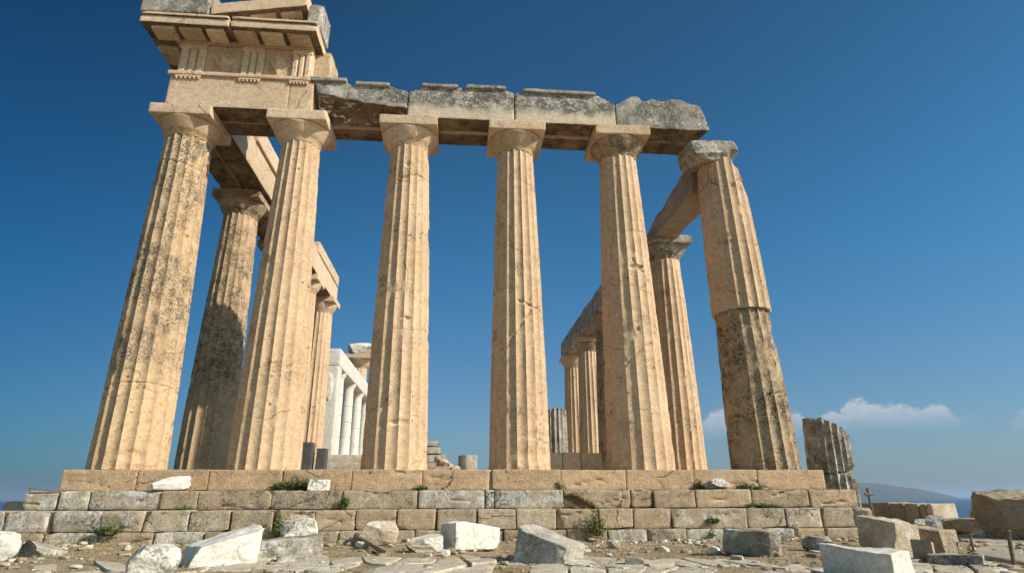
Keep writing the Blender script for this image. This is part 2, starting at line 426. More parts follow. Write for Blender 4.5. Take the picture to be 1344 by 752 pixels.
M['rust'] = plain('rusted_iron', (.13, .085, .055), .75, .35, var=(.22, .15, .10), scale=30, bump=.3)
M['greypale'] = stone('speckled_pale_grey_stone', (.52, .49, .43), (.43, .395, .335), c3=(.28, .23, .17), pits=.7, dark=.6, pale=.5, stain=.35, darkcol=(.11, .10, .09), bump=.6, var=.06)
M['slab'] = stone('worn_grey_paving', (.51, .455, .375), (.43, .375, .30), c3=(.26, .21, .155), pits=.55, dark=.25, pale=.45, stain=.35, strata=.0, bump=.5, var=.08, crack=0.45)

# ------------------------------------------------------------------ sun, sky
SUN_AZ, SUN_EL = 63.0, 33.5               # azimuth from the front normal towards the right
sd = Vector((math.sin(R(SUN_AZ)) * math.cos(R(SUN_EL)), -math.cos(R(SUN_AZ)) * math.cos(R(SUN_EL)), math.sin(R(SUN_EL))))
sl = bpy.data.lights.new('sun', 'SUN'); sl.energy = 4.6; sl.angle = R(.53); sl.color = (1.0, .89, .73)
so = bpy.data.objects.new('sun', sl); link(so); so.rotation_euler = sd.to_track_quat('Z', 'Y').to_euler(); so.location = (20, -20, 30)

world = bpy.data.worlds.new('World'); scene.world = world; world.use_nodes = True
wt = world.node_tree; wt.nodes.clear(); w = NB(wt)
sky = w.n('ShaderNodeTexSky', sky_type='NISHITA'); sky.sun_disc = False
sky.sun_elevation = R(SUN_EL); sky.sun_rotation = R(180 - SUN_AZ)
sky.altitude = 50; sky.air_density = 1.0; sky.dust_density = 1.2; sky.ozone_density = 3.0
tc = w.n('ShaderNodeTexCoord'); sp = w.n('ShaderNodeSeparateXYZ'); w.l(tc.outputs['Generated'], sp.inputs[0])
az = w.math('ARCTAN2', sp.outputs[0], sp.outputs[1]); el = w.math('ARCSINE', sp.outputs[2])
# deep clear sky: paler and greyer low down, with lens vignetting painted in towards the north-west
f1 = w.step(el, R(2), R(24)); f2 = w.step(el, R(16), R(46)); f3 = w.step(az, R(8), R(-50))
hs = w.mix(1.0, sky.outputs[0], (.60, .80, .935), 'MULTIPLY')
f4 = w.step(w.math('ABSOLUTE', w.math('SUBTRACT', az, R(5))), R(75), R(120))      # unseen sky beside and behind the camera, raised and warmed as fill
hs = w.mix(1.0, hs, w.mix(f4, (1, 1, 1), (3.5, 2.0, 1.35)), 'MULTIPLY')
f5 = w.step(el, R(52), R(75))  # unseen sky overhead, raised and warmed too, to lift the shade
hs = w.mix(1.0, hs, w.mix(f5, (1, 1, 1), (3.5, 2.1, 1.55)), 'MULTIPLY')
hs = w.mix(1.0, hs, w.mix(f1, (1, 1, 1), (.50, 1.10, 1.16)), 'MULTIPLY')
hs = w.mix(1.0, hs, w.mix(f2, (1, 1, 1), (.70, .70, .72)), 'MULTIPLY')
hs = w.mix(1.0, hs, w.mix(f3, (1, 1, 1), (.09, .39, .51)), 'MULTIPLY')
def az_el(x, y):
    d = ray(x, y); d = d / np.linalg.norm(d); return math.atan2(d[0], d[1]), math.asin(d[2])
def cloud(bumps, base_y, soft, seedshift):
    """cumulus bank: heaped top, flat soft base; bumps = (px x, px y of top, px half width)"""
    e0 = az_el(bumps[0][0], base_y)[1]
    top = None
    for (x, y, hw) in bumps:
        a, e = az_el(x, y); a2, _ = az_el(x + hw, y)
        q = w.math('DIVIDE', w.math('SUBTRACT', az, a), abs(a2 - a))
        g = w.math('MULTIPLY', w.math('EXPONENT', w.math('MULTIPLY', w.math('MULTIPLY', q, q), -1.0)), e - e0)
        top = g if top is None else w.math('MAXIMUM', top, g)
    cv = w.n('ShaderNodeCombineXYZ'); w.l(az, cv.inputs[0]); w.l(w.math('MULTIPLY', el, 1.3), cv.inputs[1]); cv.inputs[2].default_value = seedshift
    n1 = w.math('SUBTRACT', w.noise(cv.outputs[0], 30, 8, .66), .5)
    dh = w.math('ADD', w.math('SUBTRACT', top, w.math('SUBTRACT', el, e0)), w.math('MULTIPLY', n1, .05))
    m_ = w.math('MULTIPLY', w.step(dh, .000, .009), w.step(el, e0 - .020, e0 + .026))
    m_ = w.math('MULTIPLY', m_, w.step(top, .002, .012))
    n2 = w.noise(cv.outputs[0], 60, 5, .6)
    return w.math('MULTIPLY', m_, w.step(n2, .15, .65, .55, 1.0)), dh
mc, dh = cloud([(1092, 540, 22), (1128, 520, 36), (1168, 531, 46), (1228, 525, 24), (1262, 541, 30)], 557, .02, .0)
mc2, dh2 = cloud([(942, 533, 24), (985, 541, 30), (1036, 531, 24)], 566, .02, 3.1)
mc3, dh3 = cloud([(1348, 535, 26), (1400, 530, 40)], 558, .02, 7.7)
mcl = w.math('MAXIMUM', w.math('MAXIMUM', mc, w.math('MULTIPLY', mc2, .85)), w.math('MULTIPLY', mc3, .3))
CLOUDCOL = (7.2, 6.9, 7.0)
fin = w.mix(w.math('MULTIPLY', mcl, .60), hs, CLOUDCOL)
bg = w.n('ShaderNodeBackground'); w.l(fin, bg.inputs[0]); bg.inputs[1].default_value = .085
wo = w.n('ShaderNodeOutputWorld'); w.l(bg.outputs[0], wo.inputs[0])

scene.view_settings.view_transform = 'Standard'; scene.view_settings.look = 'None'
scene.view_settings.gamma = 1.0; scene.view_settings.use_curve_mapping = False
scene.view_settings.exposure = 0.3
scene.cycles.use_denoising = True
scene.cycles.max_bounces = 6; scene.cycles.diffuse_bounces = 4
scene.cycles.sample_clamp_indirect = 6.0

# ------------------------------------------------------------------ ground, sea, island
GZ = -1.25
SEA = -38.0
def ground_height(X, Y):
    P = np.stack([X, Y, np.zeros_like(X)], -1).reshape(-1, 3)
    z = GZ + (fbm(P, .35, 3, 3) * .05 + fbm(P, 2.2, 4, 8) * .022).reshape(X.shape)
    n = (fbm(P, .12, 4, 11) * 3.0 + fbm(P, .6, 3, 12) * .8).reshape(X.shape)
    dr = X - (21.0 + n + np.maximum(0, -Y - 3) * 2.5)
    dl = -X - (15.0 - n + np.maximum(0, -Y - 3) * 2.5)
    db = Y - (46 + n)
    d = np.maximum(np.maximum(dr, dl), db)
    fall = np.where(d > 0, np.minimum(d * 1.5, 4 + (d - 2.7) * .8), 0)
    z = z - np.clip(fall, 0, 60) + np.where(d > 0, fbm(P, .3, 4, 13).reshape(X.shape) * np.clip(d, 0, 4) * .5, 0)
    return z
def axis(segs):
    out = []
    for a, b, s in segs: out += list(np.arange(a, b, s))
    return np.array(out + [segs[-1][1]])
xs = axis([(-140, -22, 4), (-22, -6, .6), (-6, 1, .12), (1, 14, .055), (14, 20, .09), (20, 28, .4), (28, 140, 4)])
ys = axis([(-120, -20, 5), (-20, -8, .5), (-8, -1.0, .05), (-1.0, 5, .12), (5, 60, .8), (60, 130, 4)])
X, Y = np.meshgrid(xs, ys)
Z = ground_height(X, Y)
Gv = np.stack([X.ravel(), Y.ravel(), Z.ravel()], 1)
i = np.arange(X.size).reshape(X.shape)
Gf = np.stack([i[:-1, :-1], i[:-1, 1:], i[1:, 1:], i[1:, :-1]], -1).reshape(-1, 4)
def gz(x, y):
    return float(ground_height(np.array([[x]]), np.array([[y]]))[0, 0])
mt, nt = mk('dry_earth'); b = NB(nt)
tcn = b.n('ShaderNodeTexCoord'); p = tcn.outputs['Object']
c = b.mix(b.step(b.noise(p, .9, 6, .65), .35, .65), (.38, .285, .18), (.48, .385, .27))
c = b.mix(b.math('MULTIPLY', b.step(b.noise(p, 3.2, 6, .7), .5, .64), .7), c, (.21, .155, .085))
c = b.mix(b.math('MULTIPLY', b.step(b.noise(p, 1.6, 5, .7), .54, .68), .55), c, (.155, .135, .065))
c = b.mix(b.math('MULTIPLY', b.step(b.noise(p, 17, 6, .75), .55, .64), .7), c, (.44, .37, .28))
c = b.mix(b.math('MULTIPLY', b.step(b.noise(p, 40, 4, .75), .56, .66), .6), c, (.09, .065, .04))
bs = b.n('ShaderNodeBsdfPrincipled'); b.l(c, bs.inputs['Base Color']); bs.inputs['Roughness'].default_value = .95; bs.inputs['Specular IOR Level'].default_value = .15
bp = b.n('ShaderNodeBump'); bp.inputs['Strength'].default_value = 1.0; bp.inputs['Distance'].default_value = .05
b.l(b.math('ADD', b.noise(p, 14, 6, .75), b.math('MULTIPLY', b.noise(p, 60, 3, .7), .4)), bp.inputs['Height']); b.l(bp.outputs[0], bs.inputs['Normal'])
o_ = b.n('ShaderNodeOutputMaterial'); b.l(bs.outputs[0], o_.inputs[0])
tag(mesh('ground', Gv, Gf, mt, angle=180), kind='structure')

mt, nt = mk('sea_water'); b = NB(nt)
tcn = b.n('ShaderNodeTexCoord')
bs = b.n('ShaderNodeBsdfPrincipled'); bs.inputs['Base Color'].default_value = (.012, .06, .12, 1)
bs.inputs['Roughness'].default_value = .32; bs.inputs['IOR'].default_value = 1.33
bp = b.n('ShaderNodeBump'); bp.inputs['Strength'].default_value = .8; bp.inputs['Distance'].default_value = .6
b.l(b.noise(b.scaled(tcn.outputs['Object'], 1, 1, 1), .12, 6, .65), bp.inputs['Height']); b.l(bp.outputs[0], bs.inputs['Normal'])
o_ = b.n('ShaderNodeOutputMaterial'); b.l(bs.outputs[0], o_.inputs[0])
q = 60000
tag(mesh('sea', [(-q, -q, SEA), (q, -q, SEA), (q, q, SEA), (-q, q, SEA)], np.array([[0, 1, 2, 3]]), mt), kind='structure')

# far island
def far(x, y, D):
    d = ray(x, y); k = D / math.hypot(d[0], d[1]); return CAM + d * k
DI = 15000.0
prof = [(940, 648), (985, 640), (1040, 634), (1085, 631.5), (1117, 632), (1150, 634), (1180, 638), (1205, 641), (1225, 645), (1244, 649.5), (1258, 653)]
pxs = np.linspace(940, 1258, 120); pys = np.interp(pxs, [a for a, _ in prof], [b_ for _, b_ in prof])
rows = []
for k, tt in enumerate(np.linspace(-1, 1, 25)):
    row = []
    for x_, y_ in zip(pxs, pys):
        Pt = far(x_, y_, DI); hgt = max(Pt[2] - SEA, 1.0)
        dd = np.array([Pt[0] - CAM[0], Pt[1] - CAM[1]]); dd /= np.linalg.norm(dd)
        prof_h = hgt * (1 - abs(tt) ** 1.4)
        row.append((Pt[0] + dd[0] * tt * 1500, Pt[1] + dd[1] * tt * 1500, SEA - 2 + prof_h))
    rows.append(row)
Iv = np.array(rows).reshape(-1, 3)
Iv[:, 2] += np.where(Iv[:, 2] > SEA + 5, fbm(Iv, 1 / 260., 4, 5) * 9, 0)
i = np.arange(25 * 120).reshape(25, 120)
If = np.stack([i[:-1, :-1], i[:-1, 1:], i[1:, 1:], i[1:, :-1]], -1).reshape(-1, 4)
tag(mesh('island_hills', Iv, If, plain('island_scrub', (.07, .075, .06), .95, var=(.045, .055, .045), scale=.004), angle=180), kind='structure')

# the air between here and the island
mt, nt = mk('sea_air'); b = NB(nt)
pv = b.n('ShaderNodeVolumePrincipled'); pv.inputs['Color'].default_value = (.54, .72, 1.0, 1); pv.inputs['Density'].default_value = 4.2e-5
pv.inputs['Anisotropy'].default_value = .2
o_ = b.n('ShaderNodeOutputMaterial'); b.l(pv.outputs[0], o_.inputs[1])
HZ = 58000
hv, hf = gridbox((2 * HZ, 2 * HZ, 460), 1e9)
hz = mesh('haze', hv + np.array([0, 0, -63 + 230]), hf, mt); tag(hz, kind='stuff')

exec_marker = None
# ------------------------------------------------------------------ the temple platform
plat = empty('temple_platform', (6.5, 0, GZ))
tag(plat, 'stepped stone platform of long weathered blocks that carries all the columns', 'platform')
PB = np.array([6.5, 0, GZ])
Z1, Z2, Z3 = -.385, -.715, -1.06
YF = [-.80, -1.18, -1.56, -1.66]
ZT = [0.0, Z1, Z2, Z3]; ZB = [Z1, Z2, Z3, GZ - .12]
YMID = [629, 656, 683, 705]
ENDS = [(79, 1083), (28, 1126), (-60, 1146), (-50, 1142)]
JO = [[179, 274, 371, 462, 554, 646, 736, 822, 911, 995],
      [75, 116, 211, 259, 355, 449, 548, 637, 649, 740, 828, 858, 913, 987, 1063],
      [5, 62, 131, 188, 247, 302, 358, 413, 467, 520, 572, 626, 677, 731, 786, 832, 882, 981, 1032, 1080, 1122],
      [56, 128, 200, 268, 330, 396, 445, 500, 545, 604, 660, 700, 744, 798, 851, 902, 952, 1003, 1044, 1085]]
rnd = random.Random(4)
names = ['stylobate_step', 'middle_step', 'lower_step', 'foundation_course']
BACK = 46.0
def pick(course, x, rnd):
    if course == 0: return M['step_tan']
    if course == 1:
        return M['step_pale'] if (x < 210 or 548 < x < 742) else M['step_buff'] if (210 < x < 360 or x > 742) else M['step_grey']
    if course == 2:
        return M['step_pale'] if (x < 130) else M['step_grey'] if (x < 360 or 560 < x < 630 or 880 < x < 1122) else rnd.choice([M['step_buff'], M['step_buff'], M['step_grey']])
    return rnd.choice([M['step_brown'], M['step_grey'], M['step_grey'], M['step_pale']])
for c_ in range(4):
    y_ = YMID[c_]
    xl = atY(ENDS[c_][0], y_, YF[c_])[0]; xr = atY(ENDS[c_][1], y_, YF[c_])[0]
    D_ = 1.0
    v, f = box(xl + .05, xr - .05, YF[c_] + .06, BACK + .3 * c_, ZB[c_] + (.02 if c_ < 3 else 0), ZT[c_] - .018, seg=2.5, rough=0, r=.01)
    core = mesh(names[c_], v - PB, f, M['core'] if c_ else M['step_tan'], plat)
    js = [ENDS[c_][0]] + JO[c_] + [ENDS[c_][1]]
    for k in range(len(js) - 1):
        x0 = atY(js[k], y_, YF[c_])[0]; x1 = atY(js[k + 1], y_, YF[c_])[0]
        g = .006 + rnd.random() * .007 + (rnd.random() ** 3 * .03 if c_ else 0)
        s_ = rnd.randrange(9999)
        worn = c_ > 0 and (k < 3 or rnd.random() < .25)
        ch = 6 if worn else (rnd.randrange(2, 4) if c_ == 0 else rnd.randrange(3, 6))
        size = (x1 - x0 - g, D_, ZT[c_] - ZB[c_] - .008)
        V, F = block_mesh(size, .045, .05 if (c_ > 0 and k < 3) else (.012 if c_ == 0 else .022), .010 if c_ == 0 else .016, ch, s_, .93 if c_ == 0 else .89 if not worn else .85, .985)
        if c_ == 1 and js[k] == 740:                # the block with a hollow broken out of its lower left corner
            hx = (V[:, 0] + size[0] / 2) / size[0]; hz_ = (V[:, 2] + size[2] / 2) / size[2]
            V[:, 1] += .26 * np.clip((.62 - hx * 1.25 - hz_ * .55 + fbm(V, 5, 3, 3) * .06) * 9, 0, 1) * np.clip((.72 - hz_) * 9, 0, 1) * np.clip((size[1] / 2 - V[:, 1]) / size[1], 0, 1)
        # spalled bed cracks along a block
        if rnd.random() < .55:
            zc = rnd.uniform(-.12, .12); sl_ = rnd.uniform(-.25, .25); x_a = rnd.uniform(-.5, .1) * size[0]; x_b = x_a + rnd.uniform(.25, .7) * size[0]
            dz_ = np.abs(V[:, 2] - zc - sl_ * V[:, 0] - fbm(V, 3, 3, s_) * .05)
            mk_ = np.exp(-(dz_ / .016) ** 2) * (V[:, 0] > x_a) * (V[:, 0] < x_b) * (V[:, 1] < -D_ / 2 + .05)
            V[:, 1] += mk_ * .035
        cen = np.array([(x0 + x1) / 2, YF[c_] + D_ / 2 + rnd.uniform(-.012, .012) * (2 if c_ else 1), (ZT[c_] + ZB[c_]) / 2 + rnd.uniform(-.005, .004)])
        mt_ = pick(c_, (js[k] + js[k + 1]) / 2, rnd)
        o = mesh('step_block', V, F, mt_, core)
        o.location = cen - PB
        if c_: o.rotation_euler = (0, R(rnd.uniform(-.35, .35)), R(rnd.uniform(-.7, .7)))
# rough broken end of the lowest courses at the right
x0 = atY(1118, 690, -1.5)[0]

# ------------------------------------------------------------------ columns
HC = 8.07                                   # top of the abacus
def capital_parts(root, R1, zn, a, ztop, mat_e, mat_a, seed, chips=3, abh=.25, broken=0):
    prof = [(R1 * .98, zn - .02), (R1 * 1.0, zn), (R1 * 1.035, zn + .025), (R1 * 1.0, zn + .035), (R1 * 1.045, zn + .06), (R1 * 1.02, zn + .07), (R1 * 1.07, zn + .095)]
    n = 14; zt = ztop - abh
    for k in range(n + 1):
        t = k / n
        prof.append((R1 * 1.07 + (a * .985 - R1 * 1.07) * (t ** .92 if t < .85 else t ** .8 * 1.0), zn + .095 + (zt - zn - .125) * (t ** 1.12)))
    prof.append((a * .985, zt - .012)); prof.append((a * .95, zt))
    V, F = lathe(prof, 112)
    V = V + v3(V, 2.5, 4, seed) * .012
    if broken:
        V = cut(V, (math.cos(broken), math.sin(broken), -.2), a * .80, .06, 3, seed)
    mesh('echinus', V, F, mat_e, root, angle=40)
    V, F = block_mesh((2 * a, 2 * a, abh), .05, .012, .008, chips, seed + 3, .9, .985)
    if broken:
        V = cut(V, (math.cos(broken), math.sin(broken), 0), a * .95, .08, 3, seed)
    o = mesh('abacus', V, F, mat_a, root); o.location = (0, 0, ztop - abh / 2 + .001)
def lean(root, dx, dy, H):
    root.rotation_euler = (math.asin(-dy / H), math.asin(dx / H), 0)
BX = [atY(x, 614, 0.0)[0] for x in (167, 343.5, 517, 682.5, 841, 1005)]
TX = [i * S + d for i, d in enumerate((0.0, .015, .0, -.01, -.03, 0.0))]
FRONT = -math.pi / 2
def P_(dt): return FRONT + dt                # angle on the shaft, + to the right as seen from the front
spec = [
    dict(m='tan_lichen', me='pale_dirty', ma='pale', joints=[(1.55, .022, .10, P_(.4)), (6.75, .02, .14, P_(-2.2)), (3.6, .006, 0, 0)],
         label='leftmost front column under the corner entablature, its shaft speckled with black and orange lichen', wear=.35,
         gouges=[(P_(.5), .25, .3, .12, .03)], cracks=[]),
    dict(m='tan', me='pale', ma='pale', joints=[(1.9, .008, 0, 0), (6.6, .01, .03, 0), (4.1, .004, 0, 0)],
         label='clean tan front column with pale capital, second from the corner, before the half-shaded flank column', wear=.25, gouges=[], cracks=[]),
    dict(m='tan', me='pale', ma='pale', joints=[(2.35, .006, 0, 0), (4.9, .004, 0, 0)],
         label='pitted front column with clean capital, white marble colonnade visible just left of its foot', wear=.45,
         cracks=[[(P_(-.9), 6.25), (P_(-.2), 6.5), (P_(.5), 6.62), (P_(1.1), 6.6)]],
         gouges=[(P_(.15), .9, .25, .06, .03), (P_(.25), 3.1, .14, .03, .05), (P_(.1), 6.85, .16, .08, .035)]),
    dict(m='tan', me='pale_dirty', ma='pale', joints=[(4.35, .006, 0, 0), (5.6, .005, 0, 0)],
         label='front column with a stepped crack across its middle and a rust-stained capital, fourth from left', wear=.4,
         cracks=[[(P_(-.1), 3.55), (P_(.25), 3.5), (P_(.6), 3.42), (P_(1.2), 3.4)], [(P_(.55), 3.42), (P_(.15), 3.1), (P_(-.25), 2.75), (P_(-.7), 2.35)]],
         gouges=[(P_(.35), .28, .4, .22, .035), (P_(-1.35), 2.2, .12, .5, .05), (P_(.55), .65, .35, .1, .025)]),
    dict(m='tan', me='tan_dark', ma='pale_dirty', joints=[(6.2, .006, .05, 0), (4.7, .005, .04, 0)],
         label='front column with brown-blotched capital and a gouged shaft, fifth from left, before the right flank', wear=.4,
         cracks=[[(P_(0.05), 4.6), (P_(.25), 4.4), (P_(.5), 4.3), (P_(.9), 4.0)], [(P_(-.5), 2.2), (P_(.1), 2.5), (P_(.5), 2.65)]],
         gouges=[(P_(.22), 4.42, .26, .06, .05), (P_(.0), 2.95, .06, .05, .05)]),
]
front_cols = []
for k, sp_ in enumerate(spec):
    root = empty('doric_column', (BX[k], 0, 0)); tag(root, sp_['label'], 'column', 'columns along the temple front')
    rb_, rt_ = [(.70, .50), (.665, .44), (.675, .465), (.65, .44), (.72, .45)][k]
    V, F = shaft(rb_, rt_, 7.44, seed=40 + k, joints=sp_['joints'], cracks=sp_['cracks'], gouges=sp_['gouges'], wear=sp_['wear'])
    mesh('shaft', V, F, M[sp_['m']], root, angle=28)
    capital_parts(root, rt_ + .005, 7.43, .68, HC, M[sp_['me']], M[sp_['ma']], 60 + k, chips=2)
    lean(root, TX[k] - BX[k], 0, HC)
    front_cols.append(root)
# the broken corner column of two drums
root = empty('broken_column', (BX[5], 0, 0))
tag(root, 'broken corner column without capital, darker lower drum, jagged top, rightmost of the front', 'column', 'columns along the temple front')
V, F = shaft(.715, .59, 3.50, seed=71, wear=.75, gouges=[(P_(1.2), 2.9, .25, .4, .06), (P_(-1.3), 3.0, .2, .3, .05)], cracks=[[(P_(-.6), 1.35), (P_(0), 1.55), (P_(.6), 1.6)]], depth=.06)
mesh('lower_drum', V, F, M['tan_dark'], root, angle=28)
def top6(T, P):
    x = P[:, 0]; base = 7.36 - np.clip((x - .05) * 1.25, -.02, .62)
    return base + np.round(fbm(P * np.array([1, 1, .2]), 3.2, 3, 5) * 3) / 3 * .16 + fbm(P, 9, 2, 6) * .03
V, F = shaft(.665, .525, 4.0, z0=3.512, seed=72, wear=.4, top=top6, gouges=[(P_(1.2), 3.3, .35, .5, .07)], cracks=[], joints=[(2.95, .004, .08, 0)])
mesh('upper_drum', V, F, M['tan'], root, angle=28)
lean(root, 13.0 - BX[5] - .03, 0, 8)

# left flank
def flank_column(x, y, H, mats, seed, label, group, cat='column', bend=(0, 0), dz=.045, wear=.45, Rb=.62, Rt=.5, broken=0, joints=(), gouges=(), dark=None):
    root = empty('doric_column', (x, y, 0)); tag(root, label, cat, group)
    V, F = shaft(Rb, Rt, H - .64, seed=seed, dz=dz, wear=wear, joints=joints, gouges=gouges)
    mesh('shaft', V, F, M[mats[0]], root, angle=28)
    capital_parts(root, Rt + .005, H - .65, .68, H, M[mats[1]], M[mats[2]], seed + 1, chips=4, broken=broken)
    lean(root, bend[0], bend[1], H)
    return root
LG, RG = 'columns along the left flank', 'columns along the right flank'
flank_column(-.10, 4.1, HC, ('tan_lichen', 'tan_dark', 'tan_dark'), 81, 'lichened flank column behind the leftmost front column, its lower half in shadow', LG, joints=[(3.9, .03, .12, P_(2.5)), (1.7, .006, 0, 0)], dz=.03, wear=.5, Rb=.67, Rt=.47)
flank_column(.06, 7.9, HC, ('tan', 'tan_dark', 'tan_dark'), 83, 'flank column almost hidden, its brown capital peeping left of the second front column', LG)
flank_column(.10, 11.2, HC, ('tan', 'pale', 'pale'), 85, 'flank column hidden behind the second front column', LG)
flank_column(.20, 14.2, HC + .02, ('tan', 'pale', 'pale'), 87, 'slim far flank column with pale capital holding up the end of the left flank beam', LG)
# right flank (lower)
HR = 7.08
flank_column(12.86, 4.15, HR, ('tan', 'grey', 'grey'), 91, 'flank column with grey broken capital between the two rightmost front columns', RG, dz=.03, broken=.6, Rb=.66, Rt=.46, gouges=[(P_(.6), 3.6, .2, .8, .03)])
flank_column(13.0, 8.3, HR, ('tan', 'tan_dark', 'pale'), 93, 'flank column hidden behind the fifth front column', RG)
flank_column(13.0, 12.5, HR, ('tan_dark', 'tan_dark', 'tan_dark'), 95, 'dark crusted flank column just left of the fifth front column', RG)
flank_column(13.0, 16.6, HR, ('tan', 'tan_dark', 'pale'), 97, 'far flank column between the dark crusted one and the end one', RG)
flank_column(13.0, 20.7, HR, ('tan', 'pale', 'pale'), 99, 'end flank column with pale capital, farthest of the right flank', RG)

# ------------------------------------------------------------------ architrave blocks
YA, YB = -.60, .585
def lin(px_pts):
    q_ = [atY(x, y, YA) for x, y in px_pts]
    return [a[0] for a in q_], [a[2] for a in q_]
def broken_low(V):                     # the missing lower front edge
    V = cut(V, (-.10, -.62, -.78), .44, .07, 2.5, 7)
    V = cut(V, (-.9, -.35, -.35), .98, .06, 3, 8)
    return V
def architrave(px0, px1, toppts, label, seed, strips=(), rough=.014, chips=4, extra=None, mat='arch'):
    x0 = atY(px0[0], px0[1], YA)[0]; x1 = atY(px1[0], px1[1], YA)[0]
    tx, tz = lin(toppts)
    Hh = .95; size = (x1 - x0 - .012, YB - YA, Hh)
    V, F = gridbox(size, .04, .02)
    V = round_edges(V, size, .02)
    cx, cy, cz = (x0 + x1) / 2, (YA + YB) / 2, HC + .004 + Hh / 2
    # two parallel beams: a groove in the underside
    W = V + np.array([cx, cy, cz])
    gr = np.exp(-((W[:, 1] - .0) / .05) ** 4) * (W[:, 2] < HC + .05)
    V[:, 2] += gr * .14
    s_ = (V[:, 2] + Hh / 2) / Hh
    zt = np.interp(W[:, 0], tx, tz)
    jag = fbm(np.c_[W[:, 0], np.zeros(len(W)), np.zeros(len(W))], 5, 3, seed) * .02
    V[:, 2] = -Hh / 2 + s_ * (zt + jag - HC - .004)
    rn = random.Random(seed)
    V = chip(V, rn, size, chips, .93, .99, .02, 5)
    if extra is not None: V = extra(V)
    V = V + v3(V + seed, 3, 4, seed) * rough
    root = empty('architrave_block', (cx, cy, HC)); tag(root, label, 'architrave block', 'architrave blocks along the front')
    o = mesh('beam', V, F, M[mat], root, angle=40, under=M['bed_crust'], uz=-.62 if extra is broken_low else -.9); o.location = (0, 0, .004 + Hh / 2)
    for (a, c2) in strips:
        A = atY(a[0], a[1], YA - .05); B = atY(c2[0], c2[1], YA - .05)
        zb = np.interp([A[0], B[0]], tx, tz).min() - .012
        V, F = box(A[0], B[0], YA - .07, YA + .35, zb - .0, zb + .085, seg=.05, r=.012, rough=.012, chips=4, seed=seed + int(a[0]), lo=.9, hi=.98)
        mesh('taenia', V - np.array([cx, cy, HC]), F, M['grey'], root)
    return root
architrave((404, 120), (535, 135), [(380, 102.5), (455, 108), (464, 113), (468, 112), (511, 112), (522, 117), (535, 121), (545, 121)],
           'grey lichened architrave block with its lower front broken away, next to the corner entablature', 301, strips=[((405, 106), (455, 109)), ((467, 110), (511, 112))], extra=broken_low, rough=.02)
architrave((535.5, 135), (675, 140), [(525, 122), (536, 121), (555, 114), (664, 118), (676, 124), (690, 124)],
           'architrave block with two worn moulding strips on top, second from the corner entablature', 302, strips=[((554, 112), (601, 114)), ((612, 114), (664, 117))])
architrave((675.5, 140), (808, 150), [(660, 124), (676, 122.5), (687, 121.5), (780, 124), (808, 138), (820, 138)],
           'pale lower-edged architrave block with one long moulding strip, resting on the fourth and fifth columns', 303, strips=[((687, 120), (781, 123))])
def eroded(V):
    V = cut(V, (.9, -.3, .25), 1.16, .05, 3, 5); V = cut(V, (.8, .2, -.5), 1.10, .05, 3, 6)
    return V
architrave((808.5, 150), (931, 165), [(800, 138), (809, 137), (829, 127), (838, 128), (844, 133), (856, 130), (868, 134), (882, 130), (892, 131), (902, 136), (918, 140), (930, 147), (940, 150)],
           'rough grey eroded end architrave block with a wavy top, jutting toward the broken corner column', 304, rough=.03, chips=9, extra=eroded, mat='grey')
# the fragment of capital wedged under the end block
A = atY(925, 225, -.2)
V, F = block_mesh((1.30, 1.05, .50), .04, .06, .05, 12, 78, .72, .92)
o = mesh('capital_fragment', V, F, M['grey'], None, loc=(12.60, -.12, 7.60), rot=(R(4), R(-5), R(8)))
tag(o, 'tilted grey capital fragment wedged between broken corner column and end architrave block', 'stone fragment')

# ------------------------------------------------------------------ corner entablature
ent = empty('corner_entablature', (1.2, 0, HC)); EB = np.array([1.2, 0, HC])
tag(ent, 'corner entablature of pale blocks with triglyphs, metopes and cornice above the two leftmost columns', 'entablature')
def part(name, vf, mat, parent=None, angle=35, under=None):
    v, f = vf
    pb = EB if parent is None else EB + np.array(parent.location)
    c = (v.max(0) + v.min(0)) / 2
    o = mesh(name, v - c, f, M[mat], parent or ent, angle=angle, under=under and M[under]); o.location = c - pb
    return o
XL, XR = -.40, 2.80
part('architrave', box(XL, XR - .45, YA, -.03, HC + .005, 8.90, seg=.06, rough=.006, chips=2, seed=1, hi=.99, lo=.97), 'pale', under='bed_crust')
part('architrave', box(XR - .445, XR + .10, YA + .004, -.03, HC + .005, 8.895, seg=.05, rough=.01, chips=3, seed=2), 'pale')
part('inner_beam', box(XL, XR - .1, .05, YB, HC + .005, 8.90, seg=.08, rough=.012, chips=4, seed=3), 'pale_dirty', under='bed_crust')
ta = part('taenia', box(XL - .05, XR + .02, YA - .06, -.0, 8.905, 8.995, seg=.05, r=.008, rough=.004, chips=3, seed=4, lo=.95), 'pale')
def peg_row(x0, x1):
    parts = [box(x0, x1, YA - .045, YA - .002, 8.845, 8.90, seg=.05, r=.005, rough=.002)]
    for k in range(6):
        cx = x0 + (x1 - x0) * (k + .5) / 6
        v, f = lathe([(.024, 8.80), (.024, 8.845)], 10); parts.append((v + np.array([cx, YA - .026, 0]), f))
    return merge(parts)
TRI = [(-.30, .30), (1.14, 1.66), (2.32, 2.78)]
for a, c2 in TRI: part('regula', peg_row(a, c2), 'pale', ta)
def triglyph(x0, x1, z0, z1, yf, yb):
    w_ = x1 - x0; g = w_ * .085
    pts = [(x0, yb), (x0, yf + g), (x0 + g, yf)]
    for cx in (x0 + w_ * .345, x0 + w_ * .655):
        pts += [(cx - g, yf), (cx, yf + g * 1.5), (cx + g, yf)]
    pts += [(x1 - g, yf), (x1, yf + g), (x1, yb)]
    return merge([prism(pts, z0, z1 - .13), box(x0 - .008, x1 + .008, yf - .015, yb, z1 - .128, z1, seg=.1, rough=.004)])
FZ0, FZ1 = 9.0, 9.80
for k, (a, c2) in enumerate(TRI): part('triglyph', triglyph(a, c2, FZ0, FZ1, YA - .01, -.05), 'pale', angle=20)
